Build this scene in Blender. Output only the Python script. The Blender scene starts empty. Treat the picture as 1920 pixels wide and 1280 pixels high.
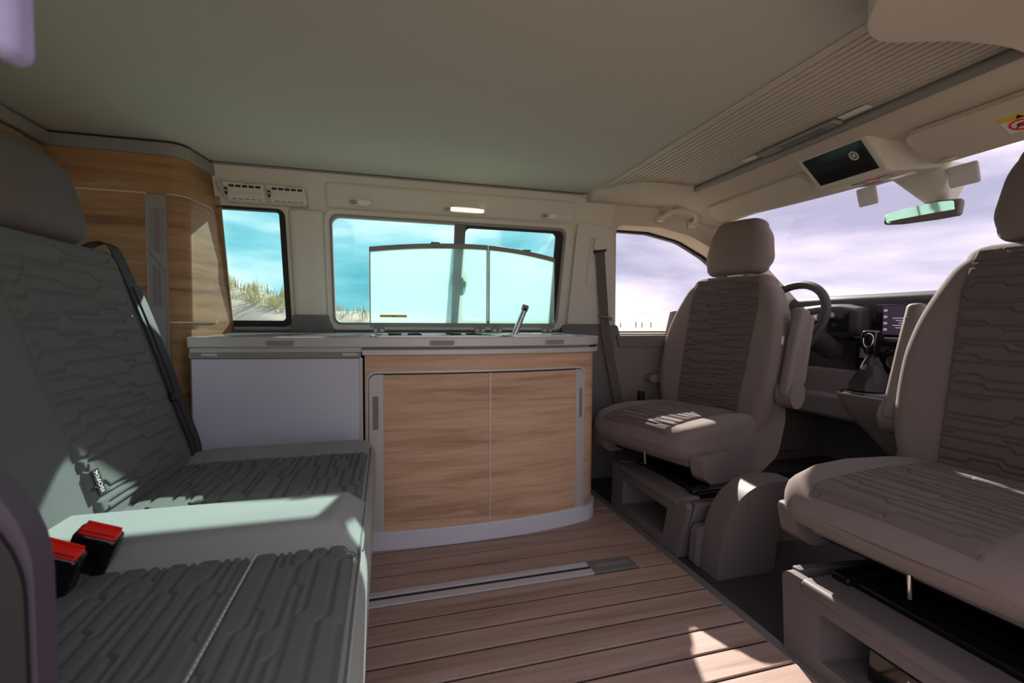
import bpy, bmesh, math, random
import numpy as np
from mathutils import Vector, Matrix
from mathutils.bvhtree import BVHTree
from mathutils.geometry import tessellate_polygon

random.seed(7)
S = bpy.context.scene
C = S.collection
PI = math.pi

# ------------------------------------------------------------------ camera
F, CX, CY, CAMH = 858.6, 960.0, 640.0, 0.75
_Y = Vector((722 - CX, 603 - CY, F)).normalized()
_X = Vector((4060 - CX, 622 - CY, F)); _X = (_X - _Y * _X.dot(_Y)).normalized()
_Z = _X.cross(_Y)
if _Z.y > 0: _Z = -_Z
right = Vector((_X.x, _Y.x, _Z.x)); down = Vector((_X.y, _Y.y, _Z.y)); fwd = Vector((_X.z, _Y.z, _Z.z))
cam = bpy.data.cameras.new('camera'); camo = bpy.data.objects.new('camera', cam); C.objects.link(camo)
cm = Matrix.Identity(4)
for i in range(3):
    cm[i][0] = right[i]; cm[i][1] = -down[i]; cm[i][2] = -fwd[i]
cm[2][3] = CAMH
camo.matrix_world = cm
cam.sensor_width = 36.0; cam.lens = F / 1920 * 36; cam.clip_start = 0.02; cam.clip_end = 2000
cam.dof.use_dof = True; cam.dof.focus_distance = 1.9; cam.dof.aperture_fstop = 6.3
S.camera = camo

# ------------------------------------------------------------------ world, sun, exposure
S.view_settings.view_transform = 'Standard'; S.view_settings.look = 'None'
S.view_settings.gamma = 1.0; S.view_settings.use_curve_mapping = False
S.view_settings.exposure = 0.6
S.cycles.use_denoising = True
S.cycles.max_bounces = 14; S.cycles.diffuse_bounces = 7; S.cycles.transparent_max_bounces = 16
S.cycles.sample_clamp_indirect = 8.0

W = bpy.data.worlds.new('sky'); S.world = W; W.use_nodes = True
nt = W.node_tree; nt.nodes.clear()
def wn(t, **k):
    n = nt.nodes.new(t)
    for a, v in k.items(): setattr(n, a, v)
    return n
tc = wn('ShaderNodeTexCoord'); mp = wn('ShaderNodeMapping'); mp.inputs['Scale'].default_value = (1.0, 1.0, 3.4)
n1 = wn('ShaderNodeTexNoise'); n1.inputs['Scale'].default_value = 2.6; n1.inputs['Detail'].default_value = 7; n1.inputs['Roughness'].default_value = 0.52
n1.inputs['Distortion'].default_value = 0.25
r1 = wn('ShaderNodeValToRGB')
r1.color_ramp.elements[0].position = 0.34; r1.color_ramp.elements[0].color = (0.42, 0.41, 0.56, 1)
r1.color_ramp.elements[1].position = 0.66; r1.color_ramp.elements[1].color = (1.0, 0.95, 1.0, 1)
e = r1.color_ramp.elements.new(0.5); e.color = (0.74, 0.68, 0.82, 1)
bg = wn('ShaderNodeBackground'); bg.inputs['Strength'].default_value = 1.0
wo = wn('ShaderNodeOutputWorld')
L = nt.links.new
L(tc.outputs['Generated'], mp.inputs['Vector']); L(mp.outputs[0], n1.inputs['Vector']); L(n1.outputs['Fac'], r1.inputs['Fac'])
r2 = wn('ShaderNodeValToRGB')
r2.color_ramp.elements[0].position = 0.36; r2.color_ramp.elements[0].color = (0.13, 0.44, 0.53, 1)
r2.color_ramp.elements[1].position = 0.66; r2.color_ramp.elements[1].color = (0.95, 1.0, 1.0, 1)
e = r2.color_ramp.elements.new(0.50); e.color = (0.32, 0.66, 0.74, 1)
sxyz = wn('ShaderNodeSeparateXYZ'); mr_ = wn('ShaderNodeMapRange'); mr_.inputs['From Min'].default_value = 0.94; mr_.inputs['From Max'].default_value = 0.86
mxw = wn('ShaderNodeMix'); mxw.data_type = 'RGBA'
L(tc.outputs['Generated'], sxyz.inputs[0]); L(sxyz.outputs['Y'], mr_.inputs['Value']); L(mr_.outputs[0], mxw.inputs['Factor'])
L(n1.outputs['Fac'], r2.inputs['Fac']); L(r2.outputs[0], mxw.inputs['A']); L(r1.outputs[0], mxw.inputs['B'])
L(mxw.outputs['Result'], bg.inputs['Color']); L(bg.outputs[0], wo.inputs['Surface'])

sun = bpy.data.lights.new('sun', 'SUN'); sun.energy = 8.5; sun.angle = math.radians(0.6); sun.color = (1.0, 0.94, 0.84)
suno = bpy.data.objects.new('sun', sun); C.objects.link(suno)
suno.rotation_euler = Vector((-0.355, -1.0, -0.655)).to_track_quat('-Z', 'Y').to_euler()
suno.location = (2, 6, 6)

# ------------------------------------------------------------------ materials
def mat(name, base, rough=0.55, metal=0.0, bump=0.0, bscale=200.0, spec=0.4, var=0.0, vscale=6.0, sheen=0.0):
    m = bpy.data.materials.new(name); m.use_nodes = True
    t = m.node_tree; b = t.nodes['Principled BSDF']
    b.inputs['Base Color'].default_value = (*base, 1); b.inputs['Roughness'].default_value = rough
    b.inputs['Metallic'].default_value = metal; b.inputs['Specular IOR Level'].default_value = spec
    if sheen: b.inputs['Sheen Weight'].default_value = sheen; b.inputs['Sheen Roughness'].default_value = 0.5
    co = t.nodes.new('ShaderNodeTexCoord')
    if var:
        n = t.nodes.new('ShaderNodeTexNoise'); n.inputs['Scale'].default_value = vscale; n.inputs['Detail'].default_value = 6
        r = t.nodes.new('ShaderNodeValToRGB')
        r.color_ramp.elements[0].position = 0.3; r.color_ramp.elements[1].position = 0.7
        r.color_ramp.elements[0].color = (*[c * (1 - var) for c in base], 1); r.color_ramp.elements[1].color = (*[min(1, c * (1 + var)) for c in base], 1)
        t.links.new(co.outputs['Object'], n.inputs['Vector']); t.links.new(n.outputs['Fac'], r.inputs['Fac']); t.links.new(r.outputs[0], b.inputs['Base Color'])
    if bump:
        n = t.nodes.new('ShaderNodeTexNoise'); n.inputs['Scale'].default_value = bscale; n.inputs['Detail'].default_value = 3
        u = t.nodes.new('ShaderNodeBump'); u.inputs['Strength'].default_value = bump; u.inputs['Distance'].default_value = 0.002
        t.links.new(co.outputs['Object'], n.inputs['Vector']); t.links.new(n.outputs['Fac'], u.inputs['Height']); t.links.new(u.outputs[0], b.inputs['Normal'])
    return m

def wood(name, dark, mid, light, scale=(1.6, 22, 22), rough=0.5, rand=False):
    m = bpy.data.materials.new(name); m.use_nodes = True
    t = m.node_tree; b = t.nodes['Principled BSDF']; b.inputs['Roughness'].default_value = rough
    b.inputs['Specular IOR Level'].default_value = 0.3
    co = t.nodes.new('ShaderNodeTexCoord'); ma = t.nodes.new('ShaderNodeMapping'); ma.inputs['Scale'].default_value = scale
    src = co.outputs['Object']
    if rand:
        oi = t.nodes.new('ShaderNodeObjectInfo'); mu = t.nodes.new('ShaderNodeMath'); mu.operation = 'MULTIPLY'; mu.inputs[1].default_value = 7.0
        ad = t.nodes.new('ShaderNodeVectorMath'); ad.operation = 'ADD'
        t.links.new(oi.outputs['Random'], mu.inputs[0]); t.links.new(co.outputs['Object'], ad.inputs[0]); t.links.new(mu.outputs[0], ad.inputs[1]); src = ad.outputs[0]
    n = t.nodes.new('ShaderNodeTexNoise'); n.inputs['Scale'].default_value = 1.0; n.inputs['Detail'].default_value = 8; n.inputs['Roughness'].default_value = 0.62; n.inputs['Distortion'].default_value = 0.5
    r = t.nodes.new('ShaderNodeValToRGB')
    r.color_ramp.elements[0].position = 0.30; r.color_ramp.elements[0].color = (*dark, 1)
    r.color_ramp.elements[1].position = 0.72; r.color_ramp.elements[1].color = (*light, 1)
    el = r.color_ramp.elements.new(0.46); el.color = (*mid, 1)
    n2 = t.nodes.new('ShaderNodeTexNoise'); n2.inputs['Scale'].default_value = 6.0; n2.inputs['Detail'].default_value = 6
    mx = t.nodes.new('ShaderNodeMix'); mx.data_type = 'RGBA'; mx.blend_type = 'MULTIPLY'; mx.inputs['Factor'].default_value = 0.24
    rr = t.nodes.new('ShaderNodeValToRGB'); rr.color_ramp.elements[0].position = 0.35; rr.color_ramp.elements[0].color = (.45, .42, .4, 1); rr.color_ramp.elements[1].position = 0.6
    u = t.nodes.new('ShaderNodeBump'); u.inputs['Strength'].default_value = 0.12; u.inputs['Distance'].default_value = 0.002
    k = t.links.new
    k(src, ma.inputs['Vector']); k(ma.outputs[0], n.inputs['Vector']); k(ma.outputs[0], n2.inputs['Vector'])
    k(n.outputs['Fac'], r.inputs['Fac']); k(n2.outputs['Fac'], rr.inputs['Fac'])
    k(r.outputs[0], mx.inputs['A']); k(rr.outputs[0], mx.inputs['B']); k(mx.outputs['Result'], b.inputs['Base Color'])
    k(n2.outputs['Fac'], u.inputs['Height']); k(u.outputs[0], b.inputs['Normal'])
    return m

def glass(name, tint, gloss=0.06):
    m = bpy.data.materials.new(name); m.use_nodes = True
    t = m.node_tree; t.nodes.clear()
    o = t.nodes.new('ShaderNodeOutputMaterial'); tr = t.nodes.new('ShaderNodeBsdfTransparent'); tr.inputs[0].default_value = (*tint, 1)
    g = t.nodes.new('ShaderNodeBsdfGlossy'); g.inputs['Roughness'].default_value = 0.02
    x = t.nodes.new('ShaderNodeMixShader'); x.inputs[0].default_value = gloss
    t.links.new(tr.outputs[0], x.inputs[1]); t.links.new(g.outputs[0], x.inputs[2]); t.links.new(x.outputs[0], o.inputs['Surface'])
    return m

def frosted(name):
    m = bpy.data.materials.new(name); m.use_nodes = True
    t = m.node_tree; t.nodes.clear()
    o = t.nodes.new('ShaderNodeOutputMaterial')
    rf = t.nodes.new('ShaderNodeBsdfRefraction'); rf.inputs['Color'].default_value = (0.80, 0.88, 0.84, 1); rf.inputs['Roughness'].default_value = 0.22; rf.inputs['IOR'].default_value = 1.04
    tl = t.nodes.new('ShaderNodeBsdfTranslucent'); tl.inputs['Color'].default_value = (0.72, 0.84, 0.755, 1)
    tr = t.nodes.new('ShaderNodeBsdfTransparent'); tr.inputs[0].default_value = (0.9, 1, 0.96, 1)
    a = t.nodes.new('ShaderNodeMixShader'); a.inputs[0].default_value = 0.42
    b = t.nodes.new('ShaderNodeMixShader'); b.inputs[0].default_value = 0.18
    t.links.new(rf.outputs[0], a.inputs[1]); t.links.new(tl.outputs[0], a.inputs[2]); t.links.new(a.outputs[0], b.inputs[1]); t.links.new(tr.outputs[0], b.inputs[2])
    t.links.new(b.outputs[0], o.inputs['Surface'])
    return m

def emit(name, col, s):
    m = bpy.data.materials.new(name); m.use_nodes = True
    b = m.node_tree.nodes['Principled BSDF']; b.inputs['Base Color'].default_value = (*col, 1)
    b.inputs['Emission Color'].default_value = (*col, 1); b.inputs['Emission Strength'].default_value = s
    return m

M = {
 'ceiling': mat('ceiling_felt', (0.52, 0.50, 0.44), 0.9, bump=0.15, bscale=500, spec=0.1),
 'trim': mat('pale_trim_plastic', (0.62, 0.60, 0.53), 0.6, bump=0.05, bscale=400, spec=0.3),
 'trimw': mat('beige_headliner', (0.60, 0.54, 0.45), 0.85, bump=0.08, bscale=400, spec=0.15),
 'slat': mat('beige_slat', (0.55, 0.49, 0.41), 0.6, spec=0.3),
 'ventp': mat('vent_plastic', (0.46, 0.445, 0.40), 0.5, spec=0.3),
 'darktrim': mat('dark_grey_trim', (0.16, 0.155, 0.15), 0.6, bump=0.05, spec=0.3),
 'midtrim': mat('mid_grey_plastic', (0.21, 0.178, 0.168), 0.55, bump=0.06, bscale=500, spec=0.35),
 'ped': mat('dark_seat_base_plastic', (0.135, 0.114, 0.112), 0.55, bump=0.06, bscale=500, spec=0.35),
 'black': mat('black_rubber', (0.012, 0.012, 0.013), 0.5),
 'gloss': mat('black_gloss', (0.006, 0.006, 0.008), 0.12, spec=0.5),
 'carpet': mat('dark_cab_carpet', (0.055, 0.05, 0.05), 0.95, bump=0.6, bscale=300, spec=0.1),
 'groove': mat('dark_floor_joint', (0.03, 0.025, 0.025), 0.7),
 'alu': mat('brushed_aluminium', (0.62, 0.62, 0.62), 0.32, metal=0.85, spec=0.5),
 'alup': mat('satin_silver_plastic', (0.52, 0.51, 0.49), 0.42, metal=0.2, spec=0.5),
 'greyp': mat('warm_grey_handle_plastic', (0.25, 0.242, 0.225), 0.5, spec=0.4),
 'railm': mat('anodised_rail', (0.55, 0.54, 0.55), 0.4, metal=0.15),
 'lid': mat('polished_lid', (0.55, 0.58, 0.56), 0.12, metal=0.7),
 'fridge': mat('blue_grey_laminate', (0.56, 0.58, 0.66), 0.45, spec=0.3),
 'plinth': mat('pale_grey_plinth', (0.60, 0.61, 0.67), 0.4, spec=0.4),
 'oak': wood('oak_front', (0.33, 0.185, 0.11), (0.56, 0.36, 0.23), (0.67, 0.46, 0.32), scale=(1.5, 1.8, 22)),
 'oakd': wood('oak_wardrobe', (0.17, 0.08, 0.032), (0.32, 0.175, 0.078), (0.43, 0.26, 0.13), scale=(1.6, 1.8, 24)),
 'plank': wood('floor_plank', (0.26, 0.17, 0.13), (0.375, 0.26, 0.21), (0.48, 0.35, 0.29), scale=(1.3, 26, 26), rough=0.55, rand=True),
 'fab': mat('taupe_seat_fabric', (0.215, 0.172, 0.158), 0.9, bump=0.35, bscale=900, spec=0.15, sheen=0.15),
 'fabd': mat('taupe_quilted_fabric', (0.125, 0.101, 0.095), 0.92, bump=0.3, bscale=900, spec=0.1, sheen=0.15),
 'fabm': mat('taupe_cushion_quilting', (0.15, 0.12, 0.112), 0.92, bump=0.3, bscale=900, spec=0.1, sheen=0.15),
 'dash': mat('dark_dash_plastic', (0.045, 0.04, 0.04), 0.55, bump=0.06, bscale=500, spec=0.3),
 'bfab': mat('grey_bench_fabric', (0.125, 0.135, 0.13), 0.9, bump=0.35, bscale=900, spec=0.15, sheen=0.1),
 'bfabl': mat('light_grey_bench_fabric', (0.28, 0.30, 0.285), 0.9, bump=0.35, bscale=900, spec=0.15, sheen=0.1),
 'bfabd': mat('quilted_bench_fabric', (0.118, 0.131, 0.124), 0.92, bump=0.3, bscale=900, spec=0.1, sheen=0.1),
 'hrest': mat('brown_grey_headrest', (0.125, 0.108, 0.10), 0.75, bump=0.15, bscale=800, spec=0.25),
 'belt': mat('dark_webbing', (0.035, 0.033, 0.035), 0.7, bump=0.3, bscale=900),
 'beltg': mat('grey_webbing', (0.115, 0.10, 0.09), 0.75, bump=0.3, bscale=900),
 'red': mat('red_button', (0.75, 0.02, 0.012), 0.35),
 'white': mat('white_label', (0.78, 0.77, 0.74), 0.5),
 'yellow': mat('yellow_label', (0.75, 0.52, 0.06), 0.5),
 'stitch': mat('pale_thread', (0.55, 0.56, 0.53), 0.8),
 'chrome': mat('chrome', (0.75, 0.75, 0.76), 0.12, metal=1.0),
 'steel': mat('stainless_steel', (0.6, 0.6, 0.6), 0.28, metal=1.0),
 'mirror': mat('mirror_glass', (0.75, 0.75, 0.75), 0.03, metal=1.0),
 'lilac': mat('lilac_curtain', (0.33, 0.31, 0.50), 0.9, bump=0.2, bscale=300),
 'purple': mat('purple_grey_trim', (0.06, 0.048, 0.066), 0.6),
 'sand': mat('pale_sand', (0.40, 0.335, 0.265), 0.95, bump=0.6, bscale=8, var=0.18, vscale=1.3, spec=0.1),
 'grass': mat('dune_grass', (0.50, 0.46, 0.24), 0.8, var=0.4, vscale=3),
 'tint': glass('tinted_side_glass', (0.80, 0.925, 0.93)),
 'clear': glass('windscreen_glass', (0.95, 0.94, 0.95), 0.03),
 'frost': frosted('frosted_lid_glass'),
 'lamp': emit('lit_lamp_lens', (1.0, 0.72, 0.42), 3.0),
 'screen': emit('screen_glow', (0.04, 0.028, 0.048), 0.35),
 'screentext': emit('screen_text', (0.30, 0.22, 0.33), 0.6),
 'lens': mat('pale_lens', (0.72, 0.71, 0.66), 0.3),
 'palegrey': mat('pale_grey_panel', (0.75, 0.72, 0.75), 0.6),
}

# ------------------------------------------------------------------ helpers
PW = {}
def thing(name, label, cat, loc=(0, 0, 0), rotz=0.0, group=None, local=False):
    o = bpy.data.objects.new(name, None); C.objects.link(o)
    o.empty_display_size = 0.05
    o.location = loc; o.rotation_euler = (0, 0, rotz); o['label'] = label; o['category'] = cat
    if group: o['group'] = group
    PW[o.name] = None if local else (Matrix.Translation(Vector(loc)) @ Matrix.Rotation(rotz, 4, 'Z')).inverted()
    return o
def tag(o, label, cat, group=None, kind=None):
    o['label'] = label; o['category'] = cat
    if group: o['group'] = group
    if kind: o['kind'] = kind
    return o
def struct(o, label=None):
    o['kind'] = 'structure'
    if label: o['label'] = label
    return o
def link(name, me, m, parent=None, smooth=None, bevel=0.0, bseg=2):
    o = bpy.data.objects.new(name, me); C.objects.link(o)
    if m is not None: me.materials.append(M[m] if isinstance(m, str) else m)
    if parent is not None:
        o.parent = parent
        inv = PW.get(parent.name)
        if inv is not None: o.matrix_parent_inverse = inv
    if smooth is not None:
        me.polygons.foreach_set('use_smooth', [True] * len(me.polygons))
        me.set_sharp_from_angle(angle=math.radians(smooth))
    if bevel:
        b = o.modifiers.new('bevel', 'BEVEL'); b.width = bevel; b.segments = bseg; b.limit_method = 'ANGLE'; b.angle_limit = math.radians(35)
        me.polygons.foreach_set('use_smooth', [True] * len(me.polygons)); me.set_sharp_from_angle(angle=math.radians(50))
    return o
def mk(name, vs, fs, m, parent=None, smooth=None, bevel=0.0, bseg=2, fixn=True):
    me = bpy.data.meshes.new(name); me.from_pydata([tuple(v) for v in vs], [], fs)
    if fixn:
        b = bmesh.new(); b.from_mesh(me); bmesh.ops.recalc_face_normals(b, faces=b.faces); b.to_mesh(me); b.free()
    me.update()
    return link(name, me, m, parent, smooth, bevel, bseg)

def boxv(lo, hi):
    (x0, y0, z0), (x1, y1, z1) = lo, hi
    v = [(x0,y0,z0),(x1,y0,z0),(x1,y1,z0),(x0,y1,z0),(x0,y0,z1),(x1,y0,z1),(x1,y1,z1),(x0,y1,z1)]
    f = [(0,3,2,1),(4,5,6,7),(0,1,5,4),(1,2,6,5),(2,3,7,6),(3,0,4,7)]
    return v, f
def box(name, lo, hi, m, parent=None, bevel=0.0, xf=None):
    v, f = boxv(lo, hi)
    if xf is not None: v = [xf @ Vector(p) for p in v]
    return mk(name, v, f, m, parent, bevel=bevel)
def join(*parts):
    vs, fs = [], []
    for v, f in parts:
        k = len(vs); vs += list(v); fs += [tuple(i + k for i in q) for q in f]
    return vs, fs

def rpoly(pts, rad, seg=6):
    """2D polygon with rounded corners"""
    out = []; n = len(pts)
    for i in range(n):
        p = Vector(pts[i]); a = Vector(pts[i - 1]); b = Vector(pts[(i + 1) % n])
        r = rad[i] if isinstance(rad, (list, tuple)) else rad
        if r <= 1e-6: out.append(tuple(p)); continue
        da = (a - p).normalized(); db = (b - p).normalized()
        ang = da.angle(db)
        if ang > PI - 0.02: out.append(tuple(p)); continue
        t = min(r / math.tan(ang / 2), (a - p).length * .49, (b - p).length * .49); r2 = t * math.tan(ang / 2)
        c = p + (da + db).normalized() * (r2 / math.sin(ang / 2))
        s = p + da * t - c; e_ = p + db * t - c
        a0 = math.atan2(s.y, s.x); a1 = math.atan2(e_.y, e_.x); d = a1 - a0
        while d > PI: d -= 2 * PI
        while d < -PI: d += 2 * PI
        for k in range(seg + 1):
            q = a0 + d * k / seg; out.append((c.x + r2 * math.cos(q), c.y + r2 * math.sin(q)))
    return out
def rrect(x0, x1, z0, z1, r, seg=6): return rpoly([(x0, z0), (x1, z0), (x1, z1), (x0, z1)], r, seg)
def ell(cx, cz, a, b, n=24): return [(cx + a * math.cos(2 * PI * i / n), cz + b * math.sin(2 * PI * i / n)) for i in range(n)]

def prismv(outer, holes, fn, d0, d1):
    loops = [outer] + list(holes); flat = [p for l in loops for p in l]
    tri = tessellate_polygon([[Vector((p[0], p[1], 0)) for p in l] for l in loops])
    n = len(flat)
    vs = [fn(p[0], p[1], d0) for p in flat] + [fn(p[0], p[1], d1) for p in flat]
    fs = [tuple(t) for t in tri] + [tuple(i + n for i in reversed(t)) for t in tri]
    k = 0
    for l in loops:
        m = len(l)
        for i in range(m):
            j = (i + 1) % m; fs.append((k + i, k + j, k + j + n, k + i + n))
        k += m
    return vs, fs
def prism(name, outer, holes, fn, d0, d1, m, parent=None, smooth=30, bevel=0.0):
    v, f = prismv(outer, holes, fn, d0, d1)
    return mk(name, v, f, m, parent, smooth=smooth, bevel=bevel)

def wy(z): return 1.88 + (1.3155 - z) * (0.15 / 0.5955) if z > .72 else 2.03 + (.72 - z) * .03
def wallfn(x, z, d): return (x, wy(z) - d, z)
def planeY(y0): return lambda a, b, d: (a, y0 - d, b)
def planeX(x0): return lambda a, b, d: (x0 - d, a, b)
def planeZ(z0): return lambda a, b, d: (a, b, z0 + d)

def tubev(pts, r, n=10, closed=False, cap=True):
    pts = [Vector(p) for p in pts]; vs = []; fs = []; N = len(pts)
    rs = r if isinstance(r, (list, tuple)) else [r] * N
    t0 = (pts[1] - pts[0]).normalized(); up = Vector((0, 0, 1)) if abs(t0.z) < .9 else Vector((1, 0, 0))
    u = t0.cross(up).normalized()
    for i, p in enumerate(pts):
        if closed: t = (pts[(i + 1) % N] - pts[i - 1]).normalized()
        else: t = (pts[min(i + 1, N - 1)] - pts[max(i - 1, 0)]).normalized()
        u = (u - t * u.dot(t)).normalized(); w = t.cross(u)
        for k in range(n):
            a = 2 * PI * k / n; vs.append(p + (u * math.cos(a) + w * math.sin(a)) * rs[i])
    for i in range(N if closed else N - 1):
        for k in range(n):
            a = i * n + k; b = i * n + (k + 1) % n; c = ((i + 1) % N) * n
            fs.append((a, b, c + (k + 1) % n, c + k))
    if cap and not closed:
        fs.append(tuple(range(n - 1, -1, -1))); fs.append(tuple((N - 1) * n + k for k in range(n)))
    return vs, fs
def tube(name, pts, r, m, parent=None, n=10, closed=False):
    v, f = tubev(pts, r, n, closed); return mk(name, v, f, m, parent, smooth=60)
def spline(pts, n=8):
    P = [Vector(p) for p in pts]; P = [P[0] * 2 - P[1]] + P + [P[-1] * 2 - P[-2]]; out = []
    for i in range(1, len(P) - 2):
        for k in range(n):
            t = k / n; a, b, c, d = P[i - 1:i + 3]
            out.append(0.5 * ((2 * b) + (c - a) * t + (2 * a - 5 * b + 4 * c - d) * t * t + (3 * b - a - 3 * c + d) * t ** 3))
    out.append(P[-2]); return out
def ribbonv(pts, wdir, w, th, ndir):
    """flat strap along pts"""
    vs, fs = [], []; wd = Vector(wdir).normalized() * (w / 2); nd = Vector(ndir).normalized() * th
    for p in pts:
        p = Vector(p); vs += [p - wd, p + wd, p + wd + nd, p - wd + nd]
    for i in range(len(pts) - 1):
        for k in range(4):
            a = i * 4 + k; b = i * 4 + (k + 1) % 4; fs.append((a, b, b + 4, a + 4))
    fs.append((0, 1, 2, 3)); k = (len(pts) - 1) * 4; fs.append((k, k + 3, k + 2, k + 1))
    return vs, fs

def rr_loop(hu, hv, r, n=6):
    r = min(r, hu * .98, hv * .98); out = []
    for (sx, sy, a0) in ((1, 1, 0), (-1, 1, PI / 2), (-1, -1, PI), (1, -1, 1.5 * PI)):
        for k in range(n + 1):
            a = a0 + PI / 2 * k / n; out.append((sx * (hu - r) + r * math.cos(a), sy * (hv - r) + r * math.sin(a)))
    # densify long straight sides
    d = []
    for i in range(len(out)):
        p, q = Vector(out[i]), Vector(out[(i + 1) % len(out)])
        d.append(p)
        if i % (n + 1) == n:
            for k in range(1, 8): d.append(p.lerp(q, k / 8))
    return d
def softloft(stations, e0, e1, rings=5, deform=None):
    """stations: (centre, u, v, hu, hv, r); ends rounded by e0/e1"""
    st = [(Vector(c), Vector(u), Vector(v), hu, hv, r) for c, u, v, hu, hv, r in stations]
    full = []
    def end(s, ax, e, flip):
        out = []
        for k in range(rings):
            a = PI / 2 * k / rings
            ins = e * (1 - math.sin(a)); off = e * (1 - math.cos(a)) - e
            c, u, v, hu, hv, r = s
            out.append((c + ax * (-(e * math.cos(a))), u, v, max(hu - ins, .002), max(hv - ins, .002), max(r - ins * .3, .001)))
        return out
    ax0 = (st[1][0] - st[0][0]).normalized(); ax1 = (st[-2][0] - st[-1][0]).normalized()
    if e0 > 0: full += end(st[0], ax0, e0, False)
    full += st
    if e1 > 0: full += list(reversed(end(st[-1], ax1, e1, True)))
    vs, fs = [], []; n = None
    for c, u, v, hu, hv, r in full:
        lp = rr_loop(hu, hv, r); n = len(lp)
        for p in lp: vs.append(c + u * p.x + v * p.y)
    for i in range(len(full) - 1):
        for k in range(n):
            a = i * n + k; b = i * n + (k + 1) % n; fs.append((a, b, b + n, a + n))
    fs.append(tuple(range(n - 1, -1, -1))); fs.append(tuple((len(full) - 1) * n + k for k in range(n)))
    if deform: vs = [deform(Vector(p)) for p in vs]
    return vs, fs

# quilting: stepped stripes as real relief
def quilt_field(U, V, pitch, seed, jog=0.5, every=0.09):
    rs = np.random.RandomState(seed)
    umin, umax = U.min() - .05, U.max() + .05; vmin, vmax = V.min() - 2 * pitch, V.max() + 2 * pitch
    best = np.full(U.shape, 1e9)
    v = vmin
    while v < vmax:
        # a wandering line with 45-degree jogs
        us = [umin]; vs_ = [v]; u = umin + rs.rand() * every; off = 0
        while u < umax:
            step = rs.choice([-1, 1]) * pitch * jog
            if abs(off + step) > pitch * .6: step = -step
            us += [u, u + abs(step) * .8]; vs_ += [v + off, v + off + step]; off += step
            u += every * (0.5 + 1.4 * rs.rand())
        us.append(umax + 1); vs_.append(v + off)
        line = np.interp(U, us, vs_)
        best = np.minimum(best, np.abs(V - line))
        v += pitch * rs.choice([1.0, 1.0, 0.62, 1.35])
    return 1 - np.exp(-(best / (0.0034)) ** 2)

def quilt_panel(name, body, gridfn, nu, nv, Ulen, Vlen, castdir, m, parent, pitch=0.026, depth=0.004, seed=1, offs=0.0025, edge=0.012, swap=False, every=.09):
    """project a grid onto the body surface and press quilting into it"""
    bvh = BVHTree.FromPolygons([Vector(p) for p in body[0]], body[1])
    u = np.linspace(0, 1, nu); v = np.linspace(0, 1, nv); UU, VV = np.meshgrid(u, v)
    q = quilt_field(UU * Ulen, VV * Vlen, pitch, seed, every=every) if not swap else quilt_field(VV * Vlen, UU * Ulen, pitch, seed, every=every)
    ed = np.minimum(np.minimum(UU, 1 - UU) * Ulen, np.minimum(VV, 1 - VV) * Vlen)
    ef = np.clip(ed / edge, 0, 1); ef = np.sqrt(1 - (1 - ef) ** 2)
    h = offs * ef + depth * q * ef - .001 * (1 - ef)
    cd = Vector(castdir).normalized(); vs = []; last = None
    for j in range(nv):
        for i in range(nu):
            p = Vector(gridfn(float(u[i]), float(v[j])))
            hit, nn, _, _ = bvh.ray_cast(p, cd)
            if hit is None:
                hit, nn, _, _ = bvh.find_nearest(p)
            if nn.dot(cd) > 0: nn = -nn
            vs.append(hit + (nn * .6 - cd * .4).normalized() * float(h[j, i]))
    fs = []
    for j in range(nv - 1):
        for i in range(nu - 1):
            a = j * nu + i; fs.append((a, a + 1, a + nu + 1, a + nu))
    return mk(name, vs, fs, m, parent, smooth=80, fixn=False)

def textmesh(name, s, size, m, xf, parent=None, extrude=0.0004):
    cu = bpy.data.curves.new(name + '_font', 'FONT'); cu.body = s; cu.size = size; cu.extrude = extrude; cu.align_x = 'CENTER'; cu.align_y = 'CENTER'
    t = bpy.data.objects.new(name + '_tmp', cu); C.objects.link(t)
    bpy.context.view_layer.update()
    me = bpy.data.meshes.new_from_object(t); bpy.data.objects.remove(t)
    me.transform(xf)
    return link(name, me, m, parent)

def frame(origin, xa, ya):
    xa = Vector(xa).normalized(); ya = Vector(ya); ya = (ya - xa * ya.dot(xa)).normalized(); za = xa.cross(ya)
    m = Matrix.Identity(4)
    for i in range(3): m[i][0] = xa[i]; m[i][1] = ya[i]; m[i][2] = za[i]; m[i][3] = origin[i]
    return m

# ================================================================== STRUCTURE
CZ = 1.3155
floor = struct(box('floor', (-1.7, .3, -.03), (.872, 2.05, -.005), 'groove'), 'teak-look plank floor with dark joints')
g = [1.664 - .0735 * i for i in range(-3, 19)]
for i in range(len(g) - 1):
    y1, y0 = g[i] - .0037, g[i + 1] + .0037
    k = i - 3
    x0 = .751 if k == 5 else -1.0
    box('plank', (x0, y0, -.005), (.872, y1, 0), 'plank', floor, bevel=.0012)
struct(box('floor_cab', (.872, .3, -.04), (2.46, 2.05, -.012), 'carpet'), 'dark carpeted cab floor')
struct(box('trim_1', (.872, .3, -.012), (.902, 2.02, -.002), 'darktrim', bevel=.003), 'dark edging strip in front of the plank floor')
rail = thing('floor_rail', 'aluminium rail let into the plank floor with dark slot', 'floor rail', (-.2, 1.26, 0))
box('rail_flange', (-1.0, 1.226, -.005), (.603, 1.254, .0015), 'railm', rail, bevel=.001)
box('rail_flange', (-1.0, 1.272, -.005), (.603, 1.2935, .0015), 'railm', rail, bevel=.001)
box('slot', (-1.0, 1.254, -.005), (.603, 1.272, -.003), 'black', rail)
box('end_cap', (.603, 1.226, -.005), (.748, 1.2935, .003), 'darktrim', rail, bevel=.002)
box('cap_ridge', (.62, 1.252, .003), (.73, 1.268, .006), 'midtrim', rail, bevel=.002)

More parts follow.
